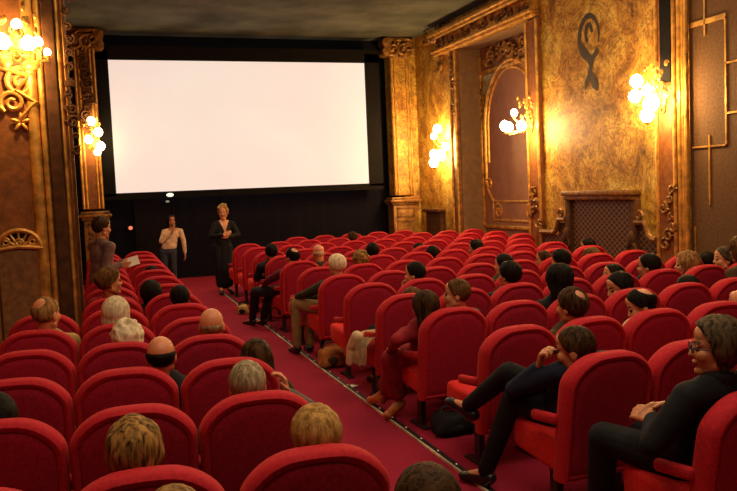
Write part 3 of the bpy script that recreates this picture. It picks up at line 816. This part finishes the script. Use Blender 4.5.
S = lambda **k: k
PEOPLE = [
 # ---- narrow block (camera side, beside the pier)
 S(seat=('L', 0, 2), top=(314, 402), dy=.10, hs=1.05, lvl=1, skin='fair', hair=S(col='blond', t=.018, seed=1, line='fringe'), top_='', label='person with short brown-blond hair seen from behind, nearest seat to the aisle', topc='brown', short='person with short brown-blond hair'),
 S(seat=('L', 0, 1), top=(132, 415), dy=.12, hs=1.08, lvl=1, skin='mid', hair=S(col='streak', t=.02, curl=.01, freq=22, seed=2, line='bob'), label='person with tousled brown hair and blond highlights in the nearest full row', topc='black', short='person with tousled streaked hair'),
 S(seat=('L', -1, 2), top=(425, 461), dy=.05, lvl=1, skin='mid', hair=S(col='dark', t=.024, seed=3, line='bob'), label='dark-haired person cut off by the bottom edge beside the aisle', topc='black', short='dark-haired person at the bottom edge'),
 S(seat=('L', -1, 1), top=(172, 483), dy=.08, lvl=0, skin='fair', hair=S(col='light', t=.014, seed=4), label='person whose light hair barely shows at the bottom edge of the photo', topc='brown', short='person barely showing at the bottom edge'),
 S(seat=('L', 1, 0), top=(-9, 390), dy=.15, lvl=0, skin='mid', hair=S(col='black', t=.03, seed=5, line='bob'), label='person with black hair cut off at the left edge of the photo', topc='black', short='black-haired person at the photo edge'),
 S(seat=('L', 1, 2), top=(246, 359), dy=.13, hs=1.05, lvl=2, skin='pink', yaw=-6, hair=S(col='grey', t=.010, seed=6), label='grey-haired man raising one hand beside his cheek near the aisle', topc='grey', short='grey-haired man with raised hand',
   handcheek=True),
 S(seat=('L', 2, 2), top=(255, 337), dy=.17, lvl=1, skin='mid', hair=S(col='dark', t=.018, curl=.008, freq=28, seed=7, line='bob', long=.08), label='woman with dark brown hair in front of the grey-haired man', topc='brown', short='woman with dark brown hair'),
 S(seat=('L', 2, 1), top=(160, 336), dy=.13, hs=1.02, lvl=1, skin='pink', yaw=-10, hair=S(col='black', t=.010, bald=.028, seed=8), label='bald man with a dark fringe of hair round the back', topc='charcoal', short='bald man with dark fringe'),
 S(seat=('L', 3, 2), top=(211, 308), dy=.14, hs=1.05, lvl=1, skin='pink', yaw=-20, hair=S(col='grey', t=.006, bald=.012, seed=9), label='bald man with grey-green jacket beside the aisle', topc='olive', short='bald man in grey-green jacket'),
 S(seat=('L', 3, 1), top=(126, 318), dy=.17, hs=1.0, lvl=1, skin='fair', hair=S(col='silver', t=.030, curl=.022, freq=34, seed=10, line='bob'), label='person with curly white hair in the narrow block', topc='beige', short='person with curly white hair'),
 S(seat=('L', 4, 1), top=(115, 295), dy=.17, hs=1.05, lvl=1, skin='fair', yaw=-15, hair=S(col='white', t=.024, seed=11, line='bob', long=.06), label='person with straight pale blond hair in front of the curly white head', topc='beige', short='person with straight pale blond hair'),
 S(seat=('L', 4, 0), top=(45, 296), dy=.19, hs=1.12, lvl=1, skin='pink', yaw=-35, hair=S(col='light', t=.006, spot=.04, seed=12), label='balding man in pale beige jacket beside the bronze pier', topc='beige', short='balding man in beige jacket'),
 S(seat=('L', 5, 2), top=(179, 284), dy=.16, lvl=0, hs=.95, skin='mid', hair=S(col='black', t=.016, seed=13), label='dark cropped head beside the aisle in the narrow block', topc='black', short='dark cropped head'),
 S(seat=('L', 6, 2), top=(150, 279), dy=.16, lvl=0, skin='mid', hair=S(col='black', t=.03, seed=14, line='bob'), label='person with thick black hair two seats from curly brown man', topc='black', short='person with thick black hair'),
 S(seat=('L', 6, 1), top=(109, 266), dy=.18, lvl=1, hs=1.1, skin='mid', yaw=-75, hair=S(col='brown', t=.024, curl=.014, freq=34, seed=15), label='man with curly brown hair in profile below the standing man', topc='red', short='man with curly brown hair'),
 S(seat=('L', 9, 2), top=(151, 265), dy=.2, lvl=0, skin='mid', hair=S(col='black', t=.014, seed=16), label='barely visible black head between seats farthest up the narrow block', topc='black', short='barely visible black head'),
 # ---- wide block
 S(seat=('R', 0, 0), top=(716, 314), dy=.12, hs=1.08, lvl=2, yaw=57, skin='mid', glasses=True, neckband='black', hair=S(col='saltpepper', t=.026, curl=.006, freq=26, seed=20, line='swept'), topc='black', botc='black', label='man with glasses and greying hair, black shirt, hands clasped on lap', short='man with glasses',
   build=1.12, sho=((2.40, 2.76, .90), (2.74, 2.76, .92)),
   pose=dict(larm=((2.235, 2.80, .70), (2.35, 2.93, .765), dict(f=(-.15, .9, .15), n=(.55, -.1, -.8), t=(.2, .3, 1), curl=.75, size=1.12)),
             rarm=((2.72, 2.78, .72), (2.48, 2.98, .80), dict(f=(-.9, .35, -.05), n=(-.2, -.5, -.8), t=(-.1, .5, .8), curl=.6, size=1.12)),
             lleg=((2.30, 3.24, .60), (2.34, 3.36, .09), (2.30, 3.52, .035)), rleg=((2.58, 3.28, .58), (2.60, 3.34, .09), (2.62, 3.48, .035)))),
 S(seat=('R', 1, 0), top=(574, 325), dy=.17, hs=1.08, lvl=2, yaw=42, pitch=8, skin='mid', hair=S(col='dark', t=.012, seed=21), topc='navy', botc='black', label='man in dark sweater resting chin on fist, legs crossed toward the aisle', short='man resting chin on fist',
   sho=((2.37, 3.76, .80), (2.67, 3.74, .84)),
   pose=dict(larm=((2.22, 3.98, .68), (2.31, 3.85, .825), dict(f=(.12, -.25, .9), n=(.5, -.6, .1), t=(.5, .5, .3), curl=1.1, size=1.1)),
             rarm=((2.66, 3.76, .66), (2.40, 3.95, .70), dict(f=(-.8, .4, 0), n=(0, 0, -1), t=(0, 1, 0), curl=.4)),
             lleg=((2.26, 4.06, .60), (2.17, 4.26, .10), (2.10, 4.42, .04)), rleg=((2.26, 4.10, .745), (2.16, 4.44, .46), (2.10, 4.60, .47)))),
 S(seat=('R', 3, 0), top=(424, 289), dy=.14, hs=1.02, lvl=1, yaw=25, skin='mid', hair=S(col='dark', t=.022, seed=22, line='bob', long=.12), topc='red', botc='plum', shoes='shoe_tan', skirt=.75, top_name='coat', label='dark-haired woman in red coat with tan shoes poking into the aisle', short='woman in red coat',
   pose=dict(larm=((2.10, 5.52, .72), (2.14, 5.74, .62)), lleg=((2.17, 5.86, .50), (2.26, 5.96, .12), (2.13, 5.88, .045)), rleg=((2.30, 5.95, .50), (2.20, 6.20, .13), (2.15, 6.35, .05)))),
 S(seat=('R', 4, 0), top=(411, 286), dy=.2, lvl=0, skin='mid', yaw=10, hair=S(col='brown', t=.016, seed=23), topc='charcoal', label='brown-haired head half hidden behind the woman in red coat', short='brown head behind red coat'),
 S(seat=('R', 6, 0), top=(336, 253), dy=.24, lvl=1, hs=1.05, yaw=30, skin='pink', hair=S(col='silver', t=.016, seed=24), topc='green', botc='khaki', label='white-haired man in dark green jacket and khaki trousers leaning forward', short='white-haired man in green jacket',
   pose=dict(larm=((2.22, 8.62, .72), (2.14, 8.82, .66)), rarm=((2.5, 8.65, .66), (2.24, 8.82, .64)), lleg=((2.12, 8.82, .58), (2.10, 8.76, .10), (2.07, 8.92, .035)), rleg=((2.32, 8.86, .54), (2.26, 8.80, .09), (2.26, 8.95, .035)))),
 S(seat=('R', 8, 0), top=(292, 247), dy=.2, lvl=1, hs=1.05, yaw=25, pitch=8, skin='pink', hair=S(col='black', t=.012, spot=.045, seed=25), topc='plum', botc='charcoal', label='man with a bald crown and black hair, dark trousers stretched into the aisle', short='man with bald crown',
   pose=dict(larm=((2.17, 10.45, .70), (2.12, 10.62, .62)), lleg=((2.02, 10.72, .52), (2.00, 10.95, .10), (1.93, 11.12, .035)), rleg=((2.22, 10.72, .52), (2.14, 10.86, .10), (2.1, 11.0, .035)))),
 S(seat=('R', 9, 0), top=(271, 243), dy=.2, lvl=1, yaw=0, skin='mid', hair=S(col='black', t=.018, seed=26), topc='black', label='black-haired man in black jacket leaning out, nearest the dark-dressed speaker', short='black-haired man leaning out'),
 S(seat=('R', 8, 1), top=(318, 244.5), dy=.25, lvl=0, skin='pink', hair=S(col='white', t=.006, bald=.02, seed=27), topc='brown', label='pale bald crown just above a seat back in the wide block', short='pale bald crown'),
 S(seat=('R', 7, 1), top=(360, 249), dy=.2, lvl=0, hs=1.05, skin='mid', hair=S(col='streak', t=.024, curl=.016, freq=36, seed=28), topc='brown', label='person with tight curly brown hair beyond the white-haired man', short='person with tight brown curls'),
 S(seat=('R', 8, 2), top=(372, 242), dy=.2, lvl=0, skin='mid', hair=S(col='black', t=.016, seed=29), topc='black', label='round black-haired head just beyond the tight brown curls', short='round black-haired head'),
 S(seat=('R', 12, 3), top=(352, 231), dy=.2, lvl=0, yaw=20, skin='mid', hair=S(col='dark', t=.016, seed=30), topc='grey', label='head alone in the row nearest the screen', short='head in the first row'),
 S(seat=('R', 9, 4), top=(418, 242.5), dy=.2, lvl=0, yaw=40, skin='mid', hair=S(col='black', t=.016, seed=31), topc='brown', label='smaller of two dark heads in mid block, turned sideways', short='smaller dark head'),
 S(seat=('R', 8, 3), top=(432, 245), dy=.2, lvl=0, yaw=20, skin='mid', hair=S(col='black', t=.022, seed=32), topc='black', label='wide dark-haired head in mid block with a smaller one beside it', short='wide dark-haired head'),
 S(seat=('R', 5, 1), top=(414, 261), dy=.2, lvl=1, yaw=48, hs=1.05, skin='fair', hair=S(col='black', t=.014, seed=33), topc='black', label='young dark-haired man turned sideways with hand at his chin', short='young man with hand at chin', chin=True),
 S(seat=('R', 3, 1), top=(456, 278), dy=.17, lvl=1, yaw=60, skin='fair', hair=S(col='brown', t=.012, seed=34), topc='brown', label='brown-haired person in profile one row beyond woman in red coat', short='brown-haired person in profile'),
 S(seat=('R', 8, 4), top=(475, 239), dy=.2, lvl=0, yaw=50, skin='mid', hair=S(col='black', t=.024, curl=.014, freq=36, seed=35), topc='red', label='person with dark curly hair near the arched bay', short='person with dark curls'),
 S(seat=('R', 4, 2), top=(509, 260), dy=.15, lvl=1, hs=1.08, yaw=18, skin='mid', neckband='white', hair=S(col='black', t=.018, seed=36), topc='black', label='black-haired person with a white shirt collar', short='black-haired person with white collar'),
 S(seat=('R', 5, 3), top=(503, 253), dy=.2, lvl=0, yaw=40, skin='fair', hair=S(col='black', t=.014, seed=37), topc='brown', label='dark head peeping above the black-haired person with white collar', short='dark head above white collar'),
 S(seat=('R', 2, 1), top=(571, 286), dy=.2, lvl=1, hs=1.1, yaw=20, skin='mid', neckband='cream', hair=S(col='dark', t=.016, spot=.036, seed=38), topc='brown', label='man with dark hair and a round bald spot, centre of the wide block', short='man with round bald spot'),
 S(seat=('R', 3, 2), top=(558, 262), dy=.2, lvl=1, hs=1.08, yaw=15, skin='mid', hair=S(col='black', t=.026, curl=.008, seed=39, line='bob', long=.14), topc='black', label='person with long black hair and black coat behind the bald-spotted man', short='person with long black hair'),
 S(seat=('R', 5, 4), top=(560, 248), dy=.2, lvl=0, hs=1.05, yaw=25, skin='mid', hair=S(col='black', t=.018, seed=40), topc='plum', label='upright black-haired person just beyond the long black hair', short='upright black-haired person'),
 S(seat=('R', 6, 4), top=(543, 250), dy=.15, lvl=0, yaw=55, hs=.95, skin='mid', hair=S(col='dark', t=.012, seed=41), topc='brown', label='small dark head in profile near the bay edge', short='small dark head in profile'),
 S(seat=('R', 6, 5), top=(591, 246.5), dy=.2, lvl=0, hs=1.08, yaw=15, skin='fair', hair=S(col='brown', t=.024, curl=.01, seed=42, line='bob'), topc='brown', label='person with brown bobbed hair in front of the lattice grille', short='person with brown bob'),
 S(seat=('R', 7, 6), top=(587, 237.5), dy=.2, lvl=0, yaw=55, skin='mid', hair=S(col='black', t=.018, seed=43), topc='black', label='black-haired head highest against the lattice grille', short='black head against the lattice'),
 S(seat=('R', 4, 4), top=(612, 263), dy=.2, lvl=1, yaw=75, pitch=-8, skin='mid', hair=S(col='black', t=.016, seed=44), topc='plum', label='dark-haired person facing sideways above the man with lowered face', short='dark-haired person facing sideways'),
 S(seat=('R', 3, 3), top=(619, 271), dy=.22, lvl=2, hs=1.12, yaw=82, pitch=14, skin='fair', hair=S(col='black', t=.016, seed=45), topc='black', label='dark-haired man with face lowered and turned toward the aisle', short='man with lowered face'),
 S(seat=('R', 2, 2), top=(641, 287), dy=.2, lvl=1, hs=1.05, yaw=60, pitch=24, skin='fair', hair=S(col='black', t=.014, spot=.055, seed=46), neckband='cream', topc='cream', label='balding man with pale collar bowing his head', short='balding man bowing his head'),
 S(seat=('R', 4, 5), top=(648, 252.5), dy=.15, lvl=1, hs=1.1, yaw=35, skin='mid', hair=S(col='black', t=.014, seed=47), topc='black', label='short black-haired man below the lattice grille corner', short='short black-haired man'),
 S(seat=('R', 4, 6), top=(686, 250), dy=.3, lvl=1, hs=1.12, yaw=60, skin='fair', hair=S(col='light', t=.026, curl=.010, freq=24, seed=48, line='bob'), topc='brown', label='person with tousled light brown hair beside the gilded strip', short='person with tousled light brown hair'),
 S(seat=('R', 3, 4), top=(687, 274), dy=.16, lvl=0, yaw=10, skin='mid', hair=S(col='black', t=.022, seed=49), topc='black', label='top of a black-haired head sunk low behind a seat back', short='low black-haired head'),
 S(seat=('R', 5, 6), top=(706, 251), dy=.2, lvl=0, yaw=10, skin='mid', hair=S(col='black', t=.016, seed=50), topc='black', label='dark head partly hidden between light brown hair and profile face', short='partly hidden dark head'),
 S(seat=('R', 4, 7), top=(724, 245.5), dy=.2, lvl=1, hs=1.1, yaw=68, skin='fair', hair=S(col='saltpepper', t=.018, curl=.006, seed=51), topc='brown', label='greying person in profile against the brown panelled wall', short='greying person in profile'),
 S(seat=('R', 3, 6), top=(742, 234), dy=.5, lvl=0, hs=1.1, yaw=20, skin='mid', hair=S(col='brown', t=.03, curl=.012, seed=52, line='bob'), topc='brown', label='bushy brown hair cut off at the right edge of the photo', short='bushy brown hair at photo edge'),
 S(seat=('R', 2, 4), top=(741, 289), dy=.2, lvl=0, yaw=10, skin='pink', hair=S(col='grey', t=.006, bald=.03, seed=53), topc='brown', label='sliver of a bald head at the right edge of the photo', short='bald head at photo edge'),
]
OCC = {}
for P in PEOPLE:
    P['top_px'] = P['top']; OCC[P['seat']] = P['short']
    pose = P.setdefault('pose', {})
    sp, _ = seat_pos(*P['seat'])
    if P.get('handcheek'):
        h = at_y(287, 384, sp.y+.30); pose['rarm'] = ((h.x+.10, sp.y+.30, .76), (h.x+.0, sp.y+.28, h.z-.05), dict(f=(-.2, 0, 1), n=(-.9, .1, 0), t=(-.1, -1, 0), curl=.7, size=1.0))
    if P.get('chin'):
        h = at_y(402, 284, sp.y+.34); pose['larm'] = ((h.x-.02, sp.y+.36, .72), (h.x+.01, sp.y+.34, h.z-.06), dict(f=(.3, -.1, 1), n=(.3, -.9, 0), t=(1, .2, 0), curl=.8))
    P['bottom'] = P.get('botc', 'charcoal')
    q = dict(P); q['top'] = P['top_px']; 
    cl = P['topc']
    _f = figure
    # the look dictionary carries cloth names separately from the head pixel
    def go(P=P, cl=cl):
        blk = P['seat']; look = dict(P)
        return look
    P['cloth'] = cl
_fig = figure
def figure(P, *a):
    L = dict(P); L['top'] = P.get('cloth', P.get('topc', 'black')); return _fig(L, *a)
for P in PEOPLE: seated(P)

# ---- standing people
def standing(P, base, head, fwdv, arms, legs, hipz, voxel=.0062):
    f = V(fwdv).normalized(); hx = V((f.y, -f.x, 0)); base = V(base); head = V(head)
    nb = head-V((0, 0, .165))-f*.02; w = .165*P.get('build', 1)
    sho = [nb-hx*w-V((0, 0, .055)), nb+hx*w-V((0, 0, .055))]
    hip = V((base.x, base.y, hipz))
    return figure(P, base, head, hip, sho, arms, legs, voxel)
# the man standing in the narrow block holding a paper
b0 = V((.03, 9.62, .02)); hd = at_y(101, 216, 9.62)-V((0, 0, .135))
hp = at_y(128, 264, 9.55)
standing(S(label='man standing in profile in a greyish mauve sweater holding a white paper', yaw=-62, pitch=6, skin='mid', hair=S(col='dark', t=.015, curl=.006, freq=30, seed=60), cloth='mauve', bottom='charcoal', top_name='sweater', build=1.05, hs=1.05),
         b0, hd, (.85, .5, 0),
         [[V((.12, 9.85, 1.02)), hp+V((-.04, .14, .02)), dict(f=(.9, -.2, 0), n=(0, 0, 1), t=(0, 0, 1), curl=.5)], [V((.06, 9.44, 1.04)), hp+V((-.09, -.03, 0)), dict(f=(.95, .1, -.05), n=(0, 1, 0), t=(0, .2, 1), curl=.5)]],
         [[V((.08, 9.72, .48)), V((.05, 9.74, .09)), V((.18, 9.78, .035))], [V((.08, 9.54, .48)), V((.05, 9.52, .09)), V((.18, 9.56, .035))]], .86)
root_p = tag(empty('paper_sheet', hp+V((.06, 0, .03))), 'small white paper held by the standing man', 'paper')
bm = B(); box(bm, -.065, .065, -.004, .004, -.055, .055)
for v in bm.verts: v.co = Matrix.Rotation(R(-14), 3, 'Y') @ (Matrix.Rotation(R(-25), 3, 'X') @ v.co); v.co.y += .02*v.co.x**2*40
make('sheet', bm, WHITE, root_p, False)
# the woman at the microphone
b1 = at_z(172, 288.5, 0); b1 = V((1.37, 16.5, .068)); hd = at_y(171.5, 214.5, 16.5)-V((0, 0, .132))
mic = hd+V((-.01, -.15, -.09))
wh = standing(S(label='woman in pale blouse speaking into a microphone before the dark curtain', yaw=178, skin='mid', hair=S(col='black', t=.016, seed=61, line='bob', long=.13), cloth='blouse', bottom='denim', top_name='blouse', collar=False, vneck=.08, build=.95),
         b1, hd, (0, -1, 0),
         [[hd+V((.21, .0, -.42)), hd+V((.22, -.05, -.66)), dict(f=(0, -.1, -1), n=(-1, 0, 0), t=(0, -1, 0), curl=.3)], [hd+V((-.24, -.10, -.40)), mic+V((-.03, -.0, -.10)), dict(f=(.25, .1, .9), n=(.8, .3, 0), t=(.2, -1, 0), curl=.9)]],
         [[b1+V((.09, -.02, .44)), b1+V((.09, 0, .09)), b1+V((.1, -.15, .035))], [b1+V((-.09, -.02, .44)), b1+V((-.09, 0, .09)), b1+V((-.1, -.15, .035))]], .78)
root_m = tag(empty('microphone', mic), 'black hand microphone raised to the mouth of the woman in pale blouse', 'microphone')
bm = B(); capsule(bm, (0, 0, -.02), (-.02, 0, -.16), .016, .012); make('handle', bm, BLACK, root_m)
bm = B(); ellip(bm, (0, 0, 0), (.025, .025, .03)); make('mesh_head', bm, STEEL, root_m)
# the woman in black
b2 = V((2.16, 14.5, .052)); hd = at_y(222.5, 203.5, 14.5)-V((0, 0, .165))
standing(S(label='blond woman in black dress standing by the front rows, arms folded low', yaw=165, pitch=3, skin='fair', hair=S(col='blond', t=.024, curl=.018, freq=36, seed=62, bun=True), cloth='black', bottom='black', collar=False, vneck=.17, top_name='dress', skirt=.8, build=.95),
         b2, hd, (.15, -1, 0),
         [[hd+V((.25, -.03, -.42)), hd+V((.03, -.22, -.44)), dict(f=(-.8, -.1, .25), n=(0, 1, 0), t=(0, -.3, 1), curl=.4)], [hd+V((-.25, -.08, -.42)), hd+V((-.05, -.24, -.40)), dict(f=(.8, -.1, .25), n=(0, 1, 0), t=(0, -.3, 1), curl=.4)]],
         [[b2+V((.08, -.03, .48)), b2+V((.10, .04, .12)), b2+V((.12, -.12, .035))], [b2+V((-.08, -.03, .48)), b2+V((-.06, .0, .12)), b2+V((-.07, -.16, .035))]], .90)
flush()

# neckline of bare skin for the two women speakers is part of the body; nothing extra

# ------------------------------------------------------------------ place seats
ORD = ['first', 'second', 'third', 'fourth', 'fifth', 'sixth', 'seventh', 'eighth', 'ninth', 'tenth', 'eleventh', 'twelfth', 'thirteenth', 'fourteenth', 'fifteenth']
proto = build_seat(); first = True
for blk, row, col in SEATS:
    p, rz = seat_pos(blk, row, col)
    vis = False
    for dx in (-.28, 0, .28):
        for z in (.3, .6, .93):
            x, y, dz = to_px(p+V((dx, 0, z)))
            if dz > .3 and -12 < x < 749 and -12 < y < 500: vis = True
    if not vis: continue
    o = proto if first else copy_tree(proto); first = False
    o.location = (p.x, p.y, floor_z(p.y)); o.rotation_euler = (0, 0, rz)
    occ = OCC.get((blk, row, col))
    if blk == 'R': where = 'wide block, %s nearest row, %s from the aisle' % (ORD[row], ORD[col])
    else: where = 'narrow block, %s nearest row, %s from the aisle' % (ORD[row+1], ORD[2-col])
    if occ: tag(o, 'red velvet cinema seat under the '+occ, 'seat', 'red velvet cinema seats')
    else: tag(o, 'empty red velvet seat, '+where, 'seat', 'red velvet cinema seats')

# ------------------------------------------------------------------ things on the floor and on laps
def drape():
    bm = B(); nu, nv = 16, 26
    vs = []
    for j in range(nv):
        t = j/(nv-1); row = []
        for i in range(nu):
            s = i/(nu-1); y = 6.36+.36*s
            if t < .35: x = 2.50-.30*t/.35; z = .59-.03*t
            else:
                k = (t-.35)/.65; x = 2.20-.055*math.sin(min(1, k*3)*1.57)-.03*k; z = .575-.36*k*.72*(1-.25*abs(s-.5))
            f = .018*math.sin(s*17+t*2)*(.4+t); row.append(bm.verts.new((x-f, y+.05*t*(s-.5)+.02*math.sin(t*7), z+.01*math.sin(s*9))))
        vs.append(row)
    for a, b in zip(vs, vs[1:]):
        for i in range(nu-1): bm.faces.new((a[i], a[i+1], b[i+1], b[i]))
    bmesh.ops.solidify(bm, geom=bm.faces[:], thickness=.022)
    return bm
root = tag(empty('jacket', (2.2, 6.5, .3)), 'cream jacket draped over an aisle seat cushion, one sleeve hanging', 'jacket')
rel(make('jacket_body', drape(), cloth('cream'), root))
bm = B(); limb(bm, [V((2.14, 6.64, .56)), V((2.11, 6.72, .44)), V((2.10, 6.75, .31))], [.05, .046, .038]); rel(make('sleeve', bm, cloth('cream'), root))
def bag(name, loc, size, mat, mat2, label, seed):
    root = tag(empty(name, loc), label, 'bag'); bm = B()
    sx, sy, sz = size
    box(bm, -sx, sx, -sy, sy, 0, sz*1.6, min(size)*.55, 4)
    bmesh.ops.subdivide_edges(bm, edges=bm.edges[:], cuts=2, use_grid_fill=True)
    for v in bm.verts:
        k = noise.noise(v.co*9+V((seed, 0, 0)))*.03; v.co += V((k, k*.6, k if v.co.z > .03 else 0)); v.co.z = max(0.0, v.co.z)
        v.co.x *= 1-.25*v.co.z/(sz*1.6); 
    make('bag_body', bm, mat, root)
    bm = B(); tube(bm, [(-sx*.6, 0, sz*1.5), (-sx*.4, .02, sz*1.95), (sx*.3, .03, sz*2.0), (sx*.6, 0, sz*1.5)], .012, 8); make('strap', bm, mat2, root)
    bm = B(); ellip(bm, (-sx*.2, -sy*.85, sz*.6), (sx*.55, sy*.25, sz*.45)); make('front_pocket', bm, mat2, root)
    return root
bag('backpack', (2.30, 8.0, 0), (.17, .13, .13), plain('orange_brown_canvas', (.34, .12, .03), .8, vary=.5, scale=14), cloth('brown'), 'orange-brown patterned backpack on the floor beside khaki-trousered man', 1)
bag('handbag', (2.46, 5.36, 0), (.17, .12, .10), cloth('black'), cloth('charcoal'), 'black bag on the carpet below the seat of the woman in red coat', 2)
bag('carrier_bag', (2.05, 12.0, .032), (.10, .07, .09), plain('yellow_plastic', (.55, .36, .07), .5, vary=.5, scale=12), cloth('black'), 'small yellow and black bag in the aisle near the speaker', 3)
bag('shoulder_bag', (2.42, 6.62, 0), (.15, .14, .12), cloth('charcoal'), cloth('black'), 'dark shoulder bag on the floor beneath the cream jacket', 4)
pp = at_z(351, 386.5, .006)
bm = B(); box(bm, -.055, .055, -.045, .045, 0, .004)
for v in bm.verts: v.co = Matrix.Rotation(R(25), 3, 'Z') @ v.co; v.co.z += abs(v.co.x)*.1
tag(make('paper_slip', bm, WHITE, None, False, loc=(pp.x, pp.y, .001)), 'small white paper slip lying on the red carpet by the floor strip', 'paper')
